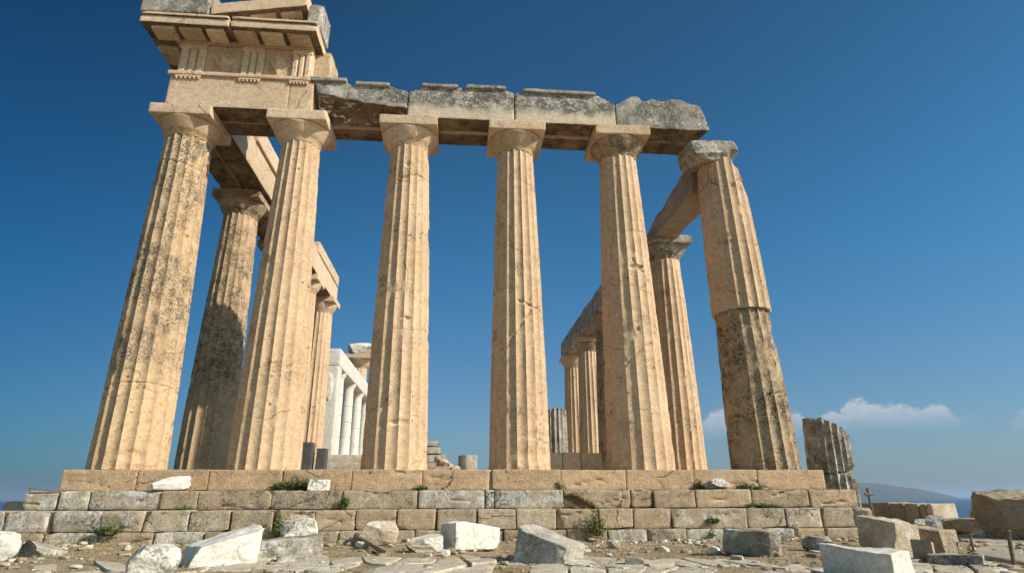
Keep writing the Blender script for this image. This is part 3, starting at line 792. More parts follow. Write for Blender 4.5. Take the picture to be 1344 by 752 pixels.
def metope(x0, x1, seed):
    size = (x1 - x0, .2, FZ1 - FZ0 - .01)
    V, F = gridbox(size, .022)
    cx = 0; q = np.abs(V[:, 0]) / (size[0] * .36) + np.abs(V[:, 2] - .02) / (size[2] * .36)
    q = q + fbm(V, 4, 3, seed) * .35
    h = np.clip((1.05 - q) * 6, 0, 1) * .09 + np.clip((.5 - q) * 3, 0, 1) * .06
    h += (V[:, 2] > size[2] * .36) * .03
    fr = V[:, 1] < -.09
    V[:, 1] -= fr * (h + fbm(V, 8, 4, seed + 1) * .012)
    return V + np.array([(x0 + x1) / 2, YA + .16, (FZ0 + FZ1) / 2]), F
part('metope', metope(.31, 1.13, 5), 'pale_dirty'); part('metope', metope(1.67, 2.31, 6), 'pale_dirty')
part('backing_wall', box(XL + .06, XR - .03, -.03, YB, 8.91, FZ1, seg=.1, rough=.012, chips=3, seed=9), 'pale')
# cornice with mutules below
CY = -1.18; CX0, CX1 = -1.02, 2.98
cz0 = 9.90
def cornice_slab(x0, x1, seed):
    return merge([box(x0, x1, CY, YB, cz0, cz0 + .19, seg=.06, r=.012, rough=.010, chips=4, seed=seed, lo=.91),
                  box(x0 + .002, x1 - .002, CY - .045, YB - .01, cz0 + .192, cz0 + .262, seg=.06, r=.018, rough=.008, chips=6, seed=seed + 1, lo=.92)])
xa = atY(300, 40, CY)[0]
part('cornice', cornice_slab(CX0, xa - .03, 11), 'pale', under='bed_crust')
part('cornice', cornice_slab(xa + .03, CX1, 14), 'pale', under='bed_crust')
part('bed_moulding', box(XL - .02, XR + .0, YA - .06, YB - .02, FZ1 + .002, cz0 - .004, seg=.08, r=.01, rough=.008, chips=3, seed=21), 'pale_dirty')
# mutules: slabs hanging below the projecting cornice, dark coffers between them
n_m = 6
xs_m = np.linspace(CX0 + .16, CX1 - .14, n_m + 1)
for k in range(n_m):
    a, c2 = xs_m[k] + .055, xs_m[k + 1] - .055
    if k in (2,): c2 -= .1
    part('mutule', box(a, c2, CY + .10, YA - .066, cz0 - .085 + .02 * (k % 2), cz0 - .002, seg=.05, r=.01, rough=.012, chips=4, seed=30 + k, lo=.9), 'pale_dirty' if k % 2 else 'pale')
part('mutule', box(CX0 + .06, XL - .06, -.40, .25, cz0 - .085, cz0 - .003, seg=.06, r=.01, rough=.012, chips=3, seed=41), 'pale_dirty')
part('cornice_return', box(CX0 + .03, XL - .02, YB + .003, YB + .55, cz0 + .004, cz0 + .24, seg=.08, r=.02, rough=.02, chips=6, seed=45, lo=.8), 'grey')
# tympanum block and raking cornice above
part('tympanum_block', box(.35, 2.75, -.52, .35, cz0 + .266, 10.95, seg=.1, rough=.015, chips=4, seed=51), 'pale_dirty')
def raking(x0, x1, zl, zr, th, y0, y1, seed, chips=4, lo=.94, rough=.012):
    size = (x1 - x0, y1 - y0, th)
    V, F = block_mesh(size, .05, .015, rough, chips, seed, lo, .985)
    s_ = V[:, 0] / size[0] + .5
    V[:, 2] += zl + (zr - zl) * s_ + th / 2
    return V + np.array([(x0 + x1) / 2, (y0 + y1) / 2, 0]), F
rk = part('raking_cornice', raking(.50, 2.66, 10.235, 10.66, .30, CY + .02, .30, 61), 'pale', under='bed_crust')
for k, (a, c2) in enumerate(((.66, 1.22), (1.34, 1.92), (2.04, 2.52))):
    s0 = 10.235 + .425 * ((a - .50) / 2.16); s1 = 10.235 + .425 * ((c2 - .50) / 2.16)
    if k: part('mutule', raking(a, c2, s0 - .065, s1 - .065, .062, CY + .14, -.56, 63 + k, rough=.008), 'pale_dirty', rk)
part('raking_cornice', raking(-1.04, .46, 10.168, 10.215, .80, CY - .05, .35, 66, chips=6, lo=.9, rough=.018), 'grey')
part('raking_cornice', raking(1.30, 2.58, 10.84, 11.07, .25, CY + .10, .22, 68), 'pale')
# loose blocks behind the right end
V, F = block_mesh((.34, .72, .74), .04, .02, .014, 5, 71, .86, .97)
o = mesh('cornice_backing_block', V, F, M['grey'], loc=(2.85, -.60, 10.535), rot=(0, 0, R(-4)))
tag(o, 'speckled grey block with a pale end set behind the broken right end of the cornice', 'stone block')
V, F = block_mesh((.40, .80, 1.0), .05, .02, .02, 7, 73, .80, .95)
o = mesh('frieze_backing_block', V, F, M['pale_dirty'], loc=(2.985, .06, 9.50))
tag(o, 'broken frieze backing block with a lichened corner, standing on the architrave right of the triglyphs', 'stone block')

# ------------------------------------------------------------------ flank beams
def beam(name, label, x0, x1, y0, y1, z0, z1, mat, seed, seg=.09, rough=.015, chips=5, fn=None, lo=.92, base=None, group=None):
    V, F = block_mesh((x1 - x0, y1 - y0, z1 - z0), seg, .02, rough, chips, seed, lo, .985)
    if fn is not None: V = fn(V)
    o = mesh(name, V, F, M[mat], loc=((x0 + x1) / 2, (y0 + y1) / 2, (z0 + z1) / 2))
    return tag(o, label, 'beam', group)
lf = empty('flank_entablature', (.1, 7.5, HC)); LB = np.array([.1, 7.5, HC])
tag(lf, 'pale beam running back along the left flank over the lichened flank column', 'entablature')
for name, x0, x1, y0, y1, z0, z1, mt_, sd_ in (('inner_beam', .12, .70, .62, 5.9, HC + .012, 8.93, 'pale', 1), ('inner_beam', .12, .70, 5.92, 10.1, HC + .012, 8.93, 'pale', 2), ('inner_beam', .12, .70, 10.12, 14.85, HC + .012, 8.93, 'pale', 3),
                                        ('outer_beam', -.55, .02, .62, 7.4, HC + .012, 8.9, 'pale_dirty', 4), ('outer_beam', -.55, .02, 7.42, 14.6, HC + .012, 8.9, 'pale_dirty', 5),
                                        ('upper_course', .08, .78, 2.2, 4.6, 8.934, 9.46, 'pale', 6), ('upper_course', .08, .74, 10.4, 14.75, 8.934, 9.4, 'pale', 7), ('upper_course', .02, .70, 4.62, 10.38, 8.934, 9.05, 'pale', 8)):
    v, f = box(x0, x1, y0, y1, z0, z1, seg=.09, r=.015, rough=.012, chips=3, seed=sd_ + 500, lo=.95)
    c = (v.max(0) + v.min(0)) / 2
    o = mesh(name, v - c, f, M[mt_], lf, under=M['bed_crust'] if z0 < 8.2 else None); o.location = c - LB
for k in range(9):                              # cross slabs in the ceiling between the two beams
    y0 = 1.0 + k * 1.5
    v, f = box(-.0, .10, y0, y0 + .5, HC + .2, HC + .5, seg=.1)
    c = (v.max(0) + v.min(0)) / 2
    o = mesh('tie_slab', v - c, f, M['pale_dirty'], lf); o.location = c - LB
def wedge(V):
    t = (V[:, 1] + 1.95) / 3.9                     # 0 near front, 1 far
    V = V.copy()
    up = V[:, 2] > 0
    V[:, 2] += (-.28) * (1 - t) * (~up) + (.02 - .30 * np.clip(t - .15, 0, 1)) * up
    V += v3(V, 1.1, 3, 44) * .07
    return V
beam('flank_beam', 'rough grey-brown beam sloping from the broken corner column to the grey broken capital', 12.42, 13.12, .50, 4.40, HR + .01, HR + .62, 'greybrown', 81, seg=.05, rough=.05, chips=9, fn=wedge, lo=.85, group='beams along the right flank')
for k, (y0, y1) in enumerate(((7.7, 12.5), (12.52, 16.6), (16.62, 21.5))):
    beam('flank_beam', ['grey streaked flank beam just left of the fifth front column', 'grey streaked flank beam in the middle of the far right flank run', 'grey streaked flank beam at the far end of the right flank'][k],
         12.45, 13.5, y0, y1, HR + .01, HR + .98, 'grey', 84 + k, rough=.05, chips=9, lo=.86, group='beams along the right flank')

# ------------------------------------------------------------------ things standing on the platform behind
wt_ = empty('marble_colonnade', (0.2, 18, 0)); WB = np.array([.2, 18, 0])
tag(wt_, 'restored white marble colonnade with a plain beam, behind the front columns', 'colonnade')
def wpart(name, vf, mat, parent=None, angle=35):
    v, f = vf; c = (v.max(0) + v.min(0)) / 2; pb = WB if parent is None else WB + np.array(parent.location)
    o = mesh(name, v - c, f, M[mat], parent or wt_, angle=angle); o.location = c - pb; return o
wx = atY(443, 500, 18)[0]
for k in range(4):
    wpart('step', box(-1.4 + .0 * k, 3.4 - .28 * k, 17.0 + .28 * k, 32, .0 + k * .37, .365 + k * .37, seg=.3, r=.02, rough=.01, chips=3, seed=600 + k), 'step_pale' if k < 2 else 'rubble')
zb = 1.48
wpart('pier', box(wx - 1.0, wx, 18.02, 18.9, zb, 5.85, seg=.1, r=.015, rough=.012, chips=4, seed=611), 'new_marble')
vr, fr_ = rock_mesh((.62, .5, 1.5), .05, 612, .7, 14, .06)
wpart('broken_patch', (vr + np.array([wx - .52, 18.12, 4.75]), fr_), 'marble_lichen')
wpart('beam', box(wx - .95, wx + .02, 18.0, 30.8, 5.86, 6.72, seg=.2, r=.01, rough=.004), 'new_marble')
for k in range(4):
    v, f = lathe([(.36, zb), (.36, zb + .05), (.34, zb + .08)] + [q_ for zj in (2.5 + .3 * (k % 2), 3.6, 4.7 - .2 * (k % 2)) for q_ in ((.345 - .008 * (zj - 1.5), zj - .03), (.315 - .008 * (zj - 1.5), zj), (.345 - .008 * (zj - 1.5), zj + .03))] + [(.30, 5.5), (.31, 5.55), (.40, 5.7), (.42, 5.86)], 40)
    wpart('column_shaft', (v + np.array([wx - .40, 20.2 + k * 3.3, 0]), f), 'new_marble')
# column with a grey block on top, behind the marble colonnade
fx = atY(471, 480, 34.5)[0]
root = empty('far_column', (fx, 34.5, 0)); tag(root, 'tan fluted column with a pale capital under a grey block, behind the marble colonnade', 'column')
V, F = shaft(.74, .64, 9.0, seed=121, dz=.1, per=6); mesh('shaft', V, F, M['tan'], root, angle=28)
capital_parts(root, .65, 8.98, 1.08, 9.9, M['pale'], M['pale'], 122, abh=.3)
V, F = rock_mesh((2.1, 1.5, 1.15), .07, 123, .85, 14, .05)
o = mesh('crowning_block', V, F, M['marble_lichen'], loc=(fx + .05, 34.5, 10.42)); tag(o, 'rough grey and white block sitting on the capital of the tan far column', 'stone block')
# two dark slabs built in place of shadows by the far left flank column
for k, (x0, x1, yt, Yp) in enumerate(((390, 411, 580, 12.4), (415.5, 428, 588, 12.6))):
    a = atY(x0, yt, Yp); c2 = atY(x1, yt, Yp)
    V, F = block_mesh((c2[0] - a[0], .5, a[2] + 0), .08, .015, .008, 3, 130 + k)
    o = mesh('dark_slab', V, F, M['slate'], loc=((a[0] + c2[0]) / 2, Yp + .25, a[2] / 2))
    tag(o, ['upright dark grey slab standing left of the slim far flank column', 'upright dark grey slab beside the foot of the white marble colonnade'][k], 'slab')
# stacked pale steps and rubble right of the third column
root = empty('stepped_wall_stub', (5.5, 10.75, 0)); SB = np.array([5.5, 10.75, 0])
tag(root, 'stepped pale wall stub with a crumbling edge, right of the third front column', 'wall')
def spart(name, x0p, x1p, ytp, ybp, Yp, mat, seed, dep=1.2):
    a = atY(x0p, ytp, Yp); c2 = atY(x1p, ybp, Yp)
    z0 = max(0.0, c2[2]) if ybp < 612 else 0.0
    v, f = box(a[0], c2[0], Yp, Yp + dep, z0, a[2] - .01, seg=.07, r=.02, rough=.02, chips=6, seed=seed, lo=.85)
    c = (v.max(0) + v.min(0)) / 2
    o = mesh(name, v - c, f, M[mat], root); o.location = c - SB
spart('wall_course', 545, 574.5, 578, 585, 10.9, 'greypale', 141); spart('wall_course', 545, 577.5, 586, 595, 10.85, 'greypale', 142)
spart('wall_course', 545, 584, 596, 606, 10.8, 'greypale', 143); spart('wall_course', 545, 587, 606, 613, 10.75, 'step_grey', 144)
rr = random.Random(7)
for k in range(11):
    t = rr.random(); xp = 578 + t * 24; yp = 597 + t * 14 + rr.uniform(0, 3)
    a = atY(xp, yp, 10.9); s_ = rr.uniform(.15, .30)
    vr, f = rock_mesh((s_ * 1.3, s_, s_ * .9), .05, 150 + k, .5, 10)
    hgt = max(a[2] - s_ * .45, s_ * .3)
    o = mesh('rubble_stone', vr, f, M['rubble'], root); o.location = np.array([a[0] - .1, 10.85 + rr.uniform(-.1, .5), hgt]) - SB
vr, f = rock_mesh((1.3, .8, .62), .05, 165, .8, 10); o = mesh('rubble_fill', vr, f, M['rubble'], root); o.location = np.array([5.95, 11.3, .30]) - SB
a = atY(603, 597, 12); c2 = atY(625, 597, 12)
V, F = block_mesh((c2[0] - a[0], .6, a[2]), .06, .012, .008, 1, 170, .95, .98)
o = mesh('pale_block', V, F, M['rubble'], loc=((a[0] + c2[0]) / 2, 12.3, a[2] / 2), rot=(0, 0, R(9))); tag(o, 'small upright pale block alone against the sky between third and fourth front columns', 'stone block')
# stump and low blocks right of the fourth column
a = atY(719, 535, 12); c2 = atY(738, 535, 12)
root = empty('fluted_stump', ((a[0] + c2[0]) / 2 + .05, 12.5, 0)); tag(root, 'dark grey fluted column stump rising right of the fourth front column', 'column stump')
V, F = shaft(.52, .5, a[2] + .15, seed=175, dz=.05, wear=.9, top=lambda T, P: 2.95 + fbm(P, 2, 3, 9) * .12); mesh('shaft', V, F, M['grey'], root, angle=28)
for k, (x0p, x1p, yt) in enumerate(((712, 738, 594), (738.6, 762, 593.5), (762.5, 790, 594))):
    a = atY(x0p, yt, 9.5); c2 = atY(x1p, yt, 9.5)
    V, F = block_mesh((c2[0] - a[0] - .01, .6, a[2]), .06, .012, .008, 3, 180 + k)
    o = mesh('low_wall_block', V, F, M['rubble'] if k == 0 else M['pale'], loc=((a[0] + c2[0]) / 2, 9.8, a[2] / 2))
    tag(o, ['pale grey low block right behind the foot of the fourth front column', 'buff low block in the middle of the row between fourth and fifth front columns', 'buff low block beside the foot of the fifth front column'][k], 'stone block', 'low blocks between the fourth and fifth columns')

# fluted stump at the right of the platform
root = empty('leaning_stump', (16.05, 2.3, GZ)); tag(root, 'dark weathered fluted stump with a slanting broken top, right of the platform steps', 'column stump')
V, F = shaft(.56, .51, 2.75, seed=190, wear=.25, dz=.03, depth=.07, rough=.016, nfl=20, top=lambda T, P: 2.60 - np.clip((P[:, 0] + .25) * .55, -.05, .7) + fbm(P, 3, 3, 4) * .09,
             joints=[(1.30, .09, .05, 0)], gouges=[(P_(.9), 1.30, .35, .14, .09)])
mesh('shaft', V, F, M['grey'], root, angle=28)
vr, f = rock_mesh((1.1, 1.1, .9), .06, 191, .85, 12); o = mesh('base_block', vr, f, M['grey'], root); o.location = (-.05, .1, .45)
lean(root, .03, 0, 2)

# ------------------------------------------------------------------ fallen stones
def spot(x0, x1, yt, yb, z=None, dr=.8, Yp=None):
    zz = GZ if z is None else z
    Pt = atZ((x0 + x1) / 2, yb, zz) if Yp is None else np.array([atY((x0 + x1) / 2, yb, Yp)[0], Yp, zz]); sc = FPX / depth_of(Pt)
    wd = (x1 - x0) / sc; h = atY((x0 + x1) / 2, yt, Pt[1] + wd * dr * .3)[2] - zz
    return Pt, wd, h
def stone_at(name, label, x0, x1, yt, yb, mat, seed, kind='rock', dr=.8, z=None, blocky=.6, rz=0., ry=0., rx=0., cuts=14, cat='stone', group=None, sink=.02, seg=None, shape=None, rough=.05, k=1.0, chips=6, lo=.84, Yp=None):
    Pt, wd, h = spot(x0, x1, yt, yb, z, dr, Yp)
    dp = wd * dr; size = (wd * k, dp, max(h, .03) + sink)
    sg = seg or max(.012, min(.05, wd / 26))
    if kind == 'rock': V, F = rock_mesh(size, sg, seed, blocky, cuts, rough, lo=min(lo, .78) if lo < .8 else .62)
    else: V, F = block_mesh(size, sg, .03 * min(size), .042 * wd ** .5, chips, seed, lo, .97)
    if shape is not None: V = shape(V, size)
    vd = Pt[:2] - CAM[:2]; vd = vd / np.linalg.norm(vd); phi = math.degrees(math.atan2(vd[0], vd[1]))
    cx, cy = Pt[0] + vd[0] * dp / 2, Pt[1] + vd[1] * dp / 2
    ground = GZ if z is None else z
    if z is None: ground = gz(cx, cy)
    o = mesh(name, V, F, M[mat], loc=(cx, cy, ground + size[2] / 2 - sink), rot=(R(rx), R(ry), R(rz - phi)), angle=32)
    return tag(o, label, cat, group)
def skew(top_dx, left_h=1.0, right_h=1.0, back=0.):
    def f(V, size):
        V = V.copy(); s_ = V[:, 0] / size[0] + .5; t = V[:, 2] / size[2] + .5
        V[:, 2] = -size[2] / 2 + t * size[2] * (left_h + (right_h - left_h) * s_)
        V[:, 0] += top_dx * size[0] * (t - .0); V[:, 1] += back * t
        return V
    return f
FG = 'fallen stones scattered before the temple steps'
def st(*a, **k): k.setdefault('group', FG); return stone_at(*a, **k)
st('boulder', 'pale rounded boulder cut off by the left edge of the view', -30, 18, 697, 737, 'marble_lichen', 1)
st('boulder', 'grey wedge-shaped stone lying before the far left end of the steps', 27, 82, 703, 730, 'greypale', 2, shape=skew(.0, 1.0, .45), blocky=.7)
st('boulder', 'speckled pale boulder in the near left foreground, left of the big white block', 164, 229, 715, 768, 'marble_lichen', 3, blocky=.65)
st('marble_block', 'big white marble block tilted up to the right, in the left foreground', 238, 331, 690, 746, 'marble', 14, kind='block', dr=.7, shape=skew(.10, .50, 1.0), rz=14, chips=5, lo=.8, cat='marble block', k=.92)
st('long_slab', 'long grey squared slab lying before a speckled boulder', 333, 417, 706, 736, 'grey', 5, kind='block', dr=.4, rz=6, chips=4, shape=skew(0, .8, 1.0), cat='stone slab')
st('boulder', 'round speckled boulder leaning on the lowest step behind the long grey slab', 363, 415, 678, 714, 'marble_lichen', 6, blocky=.4, dr=.7)
st('flat_stone', 'small flat grey stone tucked under the long slab\'s right end', 362, 399, 731, 741, 'grey', 7, kind='block', dr=.7, cat='stone')
st('boulder', 'tan pitted boulder against the lowest step, beside the dark sloping gutter stone', 467, 523, 685, 718, 'rubble', 8, blocky=.75, dr=.8)
st('boulder', 'low speckled boulder tucked left of the cracked white marble block', 531, 582, 704, 728, 'marble_lichen', 9, blocky=.6)
st('marble_block', 'cracked white marble block with sloping top near the middle of the foreground', 577, 657, 682, 724, 'marble', 10, kind='block', dr=.6, rz=28, chips=7, lo=.8, shape=skew(.0, 1.0, .72), cat='marble block', k=.85)
st('small_stone', 'small round white stone at the foot of the cracked marble block', 578, 591, 721, 731, 'marble', 11, blocky=.3)
st('wedge_block', 'speckled grey wedge block sloping down to the right, right of the cracked marble block', 676, 761, 689, 741, 'greypale', 12, kind='block', dr=.8, rz=-26, chips=7, shape=skew(.06, 1.0, .50), cat='stone block', k=.9)
st('small_stone', 'small tan stone on bare earth right of the wedge block', 796, 814, 705, 717, 'rubble', 13, blocky=.5)
st('small_block', 'small squared grey stone at the edge of the paving, right of the wedge block', 821, 846, 730, 744, 'grey', 14, kind='block')
st('small_stone', 'small white flat stone left of the dark moulded block', 929, 945, 715, 724, 'marble', 15, blocky=.3)
st('small_stone', 'flat white chip on the bare earth between tan stone and dark moulded block', 863, 879, 714, 722, 'marble', 16, blocky=.4, ry=10)
st('moulded_block', 'dark grey moulded block with a broken right end, before the lowest step', 955, 1024, 697, 731, 'grey', 17, kind='block', dr=.5, rz=-16, chips=8, lo=.78, cat='stone block')
st('boulder', 'grey angular chunk between dark moulded block and white slab block', 1055, 1096, 701, 724, 'greypale', 18, blocky=.75, shape=skew(0, 1.0, .8))
st('marble_block', 'long smooth white marble block at the bottom right of the view', 1087, 1206, 716, 768, 'new_marble', 19, kind='block', dr=.55, rz=-27, chips=4, lo=.86, shape=skew(-.02, 1.0, .9), cat='marble block', k=.80)
st('tan_block', 'tan pitted block with a hollow on top, tilted behind the long white marble block', 1137, 1207, 682, 729, 'rubble', 20, kind='block', dr=.75, rz=-38, ry=5, chips=7, lo=.8, cat='stone block', k=.75)
st('standing_slab', 'small brown standing slab right of the tan hollowed block', 1202, 1229, 709, 739, 'greybrown', 21, kind='block', dr=.4, rz=-14, chips=7, lo=.8, cat='stone slab', k=.9)
st('long_block', 'long brown squared block with a pale end, behind the small standing slab', 1196, 1256, 691, 727, 'greybrown', 22, kind='block', dr=.7, rz=-27, chips=4, shape=skew(0, 1.0, .85), cat='stone block', k=.8)
st('boulder', 'small white rock before the low block wall', 1203, 1223, 679, 697, 'marble_lichen', 23, blocky=.5)
st('boulder', 'larger pale rock beside the small white rock, before the low block wall', 1219, 1247, 673, 699, 'marble_lichen', 24, blocky=.5)
st('flat_boulder', 'dark flat-topped rock between the pale rocks and the huge brown boulder', 1244, 1300, 678, 702, 'greybrown', 25, blocky=.75)
st('huge_boulder', 'huge rough grey-brown boulder at the right edge of the view', 1294, 1400, 640, 710, 'greybrown', 33, blocky=.68, dr=.8, seg=.03, rough=.10, cuts=16, lo=.70, cat='boulder')
st('small_block', 'small brown block on the cliff edge left of the huge boulder', 1279, 1300, 669, 690, 'greybrown', 27, kind='block')
st('small_stone', 'small pale rock lying by the paving near the huge boulder', 1278, 1298, 695, 707, 'marble_lichen', 28, blocky=.4)
st('kerb_stone', 'rough grey kerb stone lying right of the small standing slab', 1226, 1287, 729, 743, 'grey', 29, kind='block', dr=.35, rz=-4, cat='stone slab')
st('small_stone', 'small dark stone beside the nearer leaning iron rod', 1311, 1330, 741, 748, 'grey', 30, blocky=.4)
st('boulder', 'dark rock beyond the left end of the steps by the sea', 4, 34, 657, 682, 'greybrown', 31, blocky=.6)
st('rough_block', 'pitted pale broken block at the right end of the lowest steps', 1119, 1149, 666, 706, 'rubble', 32, kind='block', dr=.9, chips=9, lo=.78, cat='stone block')
st('small_stone', 'small white stone lying before the grey gutter stone', 466, 484, 713, 723, 'marble', 33, blocky=.5)
st('small_stone', 'low grey stone left of the dark gutter stone at the lowest step', 451, 467, 706, 716, 'grey', 34, blocky=.7)
# stones on the steps
st('boulder', 'white marble chunk sitting on the top step at left', 198, 246, 623, 644, 'marble', 41, z=Z1, Yp=-1.14, dr=.42, blocky=.5, shape=skew(.05, .8, 1.0), sink=.0)
st('small_block', 'small white marble block sitting on the step below the second front column', 404, 432, 629, 643.5, 'marble', 42, z=Z1, Yp=-1.12, kind='block', dr=.6, sink=.0)
st('boulder', 'white marble lump sitting on the step between the two rightmost columns', 922, 958, 627, 642, 'marble', 43, z=Z1, Yp=-1.14, dr=.55, blocky=.5, sink=.0)
# the gutter stone
Pa, Pb_ = atZ(466, 711, GZ + .06), atZ(508, 729, GZ + .03)
v, f = tube([Pa + [0, 0, .09], (Pa + Pb_) / 2 + [0, 0, .065], Pb_ + [0, 0, .02]], .036, 10); v = v + v3(v, 8, 3, 5) * .012; o = mesh('gutter_stone', v, f, M['greybrown']); tag(o, 'dark narrow gutter stone sloping down beside the tan pitted boulder', 'stone')

# the low wall of squared blocks by the sea
q0, q1 = atZ(1126, 686, GZ), atZ(1228, 690.5, GZ)
wdir = (q1 - q0)[:2] / np.linalg.norm((q1 - q0)[:2]); wang = math.atan2(wdir[1], wdir[0]); wn = np.array([-wdir[1], wdir[0]])
def along(px):                                   # where the view ray through px crosses the wall's front line
    d = ray(px, 690); A2 = np.array([[d[0], -wdir[0]], [d[1], -wdir[1]]]); t = np.linalg.solve(A2, (q0 - CAM)[:2]); return t[1]
nw = 6; rr = random.Random(9)
edges = [1124, 1148, 1171, 1192, 1210, 1220, 1229]
hts = [.0, .01, -.01, -.02, -.03, .0]
for k in range(nw):
    a = along(edges[k]); c2 = along(edges[k + 1])
    pm = q0[:2] + wdir * (a + c2) / 2
    dw = math.hypot(*(pm - CAM[:2])); 
    ht = atY(1180, 659, pm[1] + .2)[2] - GZ + hts[k]
    V, F = block_mesh((c2 - a - .02, .85, ht + .05), .05, .03, .022, 6, 210 + k, .88, .97)
    cc = pm + wn * .425
    o = mesh('wall_block', V, F, M['greybrown'] if k < 5 else M['rubble'], loc=(cc[0], cc[1], gz(cc[0], cc[1]) + ht / 2 - .03), rot=(0, R(rr.uniform(-1.5, 1.5)), wang + R(rr.uniform(-2, 2))))
    tag(o, ['brown upright wall block nearest the temple steps in the low wall', 'brown upright wall block, second in the low wall from the steps', 'brown upright wall block, third in the low wall from the steps', 'brown upright wall block, fourth in the low wall from the steps', 'brown upright wall block next to the pale-ended one in the low wall', 'pale-sided wall block at the seaward end of the low wall'][k], 'wall block', 'blocks of the low wall by the sea')

# ------------------------------------------------------------------ iron posts
Pc = atZ(1149, 692, GZ); top = atY(1138, 640, Pc[1])
root = empty('iron_cross_post', (Pc[0], Pc[1], GZ)); tag(root, 'leaning rusty iron post with a short cross bar, before the low wall', 'post')
dv = top - np.array([Pc[0], Pc[1], GZ])
v, f = tube([(0, 0, -.1), dv * .5, dv], .032, 8); mesh('stake', v, f, M['rust'], root)
c0 = dv * .84; v, f = tube([c0 + [-.10, -.01, .01], c0 + [.11, .01, -.01]], .03, 8); mesh('cross_bar', v, f, M['rust'], root)
tops = []
for k, (xb, yb, xt, yt) in enumerate(((1279, 727, 1273, 702), (1332, 748, 1323, 697))):
    Pc = atZ(xb, yb, GZ); top = atY(xt, yt, Pc[1])
    root = empty('iron_rod', (Pc[0], Pc[1], GZ)); tag(root, ['shorter leaning iron rod of the path barrier, farther from the camera', 'taller leaning iron rod of the path barrier, nearest the right edge'][k], 'post', 'iron rods of the path barrier')
    dv = top - np.array([Pc[0], Pc[1], GZ]); tops.append(top)
    v, f = tube([(0, 0, -.08), dv * .5, dv], .016 + .003 * k, 8); mesh('rod', v, f, M['rust'], root)
    v, f = lathe([(.07, 0), (.08, .015), (.03, .04), (.02, .05)], 16); mesh('foot', v, f, M['rubble'] if k else M['rust'], root)
    v, f = lathe([(.018, 0), (.032, .012), (.018, .024)], 10); mesh('ring', v + dv * .97, f, M['rust'], root)
rp = [tops[0] * (1 - t) + tops[1] * t + np.array([0, 0, -.5 * math.sin(math.pi * t) * .35]) for t in np.linspace(0, 1, 10)]
Pc = atZ(38, 645.3, Z1); top = atY(38, 636.5, Pc[1])
Pc = np.array([atY(38, 645, -.9)[0], -.9, Z1]); top = atY(39, 637, -.9)
root = empty('wire_stake', tuple(Pc)); tag(root, 'thin stake holding a wire on the left end of the middle step', 'post')
v, f = tube([(0, 0, -.0), (top - Pc)], .012, 6); mesh('stake', v, f, M['rust'], root)
e = atY(78, 644.2, -.86)
v, f = tube([(top - Pc) * .55, (e - Pc) * .5 + [0, 0, .02], (e - Pc)], .006, 6); mesh('wire', v, f, M['rust'], root)

# ------------------------------------------------------------------ paving
def paving(name, poly_px, n_x, n_y, seed, mat, z=.02, jitter=.32, drop=.15, smooth=False):
    """worn flags: irregular quads between px corner rows, slightly domed and rounded"""
    rr = random.Random(seed); parts = []
    (x00, x10, y0), (x01, x11, y1) = poly_px
    def G(u, v): return atZ(x00 + (x10 - x00) * u + ((x01 - x00) * (1 - u) + (x11 - x10) * u) * v, y0 + (y1 - y0) * v, GZ)
    P = {}
    for a in range(n_x + 1):
        for c in range(n_y + 1):
            P[a, c] = G((a + rr.uniform(-jitter, jitter) + (.5 if c % 2 else 0)) / n_x, min(1.05, max(-.05, (c + rr.uniform(-jitter, jitter) * .8) / n_y)))
    for a in range(n_x):
        for c in range(n_y):
            if rr.random() < drop: continue
            q_ = [P[a, c], P[a + 1, c], P[a + 1, c + 1], P[a, c + 1]]
            cen = sum(q_) / 4
            pts = []
            for k in range(4):
                A, B = q_[k], q_[(k + 1) % 4]
                for t in (0., .25, .5, .75):
                    pts.append(A + (B - A) * t)
            pts = [cen + (p_ - cen) * (.95 if t_ % 4 else .88) * rr.uniform(.93, 1.02) for t_, p_ in enumerate(pts)]
            g0 = gz(cen[0], cen[1]); tl = (rr.uniform(-.03, .03), rr.uniform(-.02, .02)); hh = z + rr.uniform(-.01, .018)
            V = []; n = len(pts)
            rings = [(1.0, -.06), (1.0, hh - .012), (.975, hh), (.7, hh + .002), (.35, hh + .003)]
            for s_, h in rings:
                for p_ in pts:
                    d_ = (p_ - cen) * s_; V.append((cen[0] + d_[0], cen[1] + d_[1], g0 + h + tl[0] * d_[0] + tl[1] * d_[1] + (rr.uniform(-.006, .006) if h > 0 else 0)))
            V.append((cen[0], cen[1], g0 + hh + .003))
            V = np.array(V); m_ = len(rings); i_ = np.arange(m_ * n).reshape(m_, n); j_ = np.roll(i_, -1, 1)
            Q = np.stack([i_[:-1], j_[:-1], j_[1:], i_[1:]], -1).reshape(-1, 4)
            T3 = np.stack([i_[-1], j_[-1], np.full(n, m_ * n)], -1)
            parts.append((V, [Q, T3]))
    V, F = merge(parts)
    return tag(mesh(name, V, F, M[mat], angle=40), kind='structure')
paving('pavement', ((330, 1010, 733), (60, 1200, 790)), 17, 5, 5, 'slab', z=.016, drop=.2)
paving('pavement', ((40, 260, 742), (-40, 200, 780)), 5, 3, 6, 'slab', z=.012, drop=.3)
paving('pavement', ((980, 1230, 728), (1060, 1420, 775)), 7, 4, 7, 'slab', z=.014, drop=.25)
M['path'] = stone('smooth_grey_path', (.40, .36, .305), (.35, .31, .255), c3=(.27, .22, .17), pits=.3, dark=.1, pale=.2, stain=.3, strata=.0, bump=.35, crack=0.7)
paving('path', ((1245, 1372, 703), (1290, 1560, 742)), 3, 3, 8, 'path', z=.02, jitter=.12, drop=0)

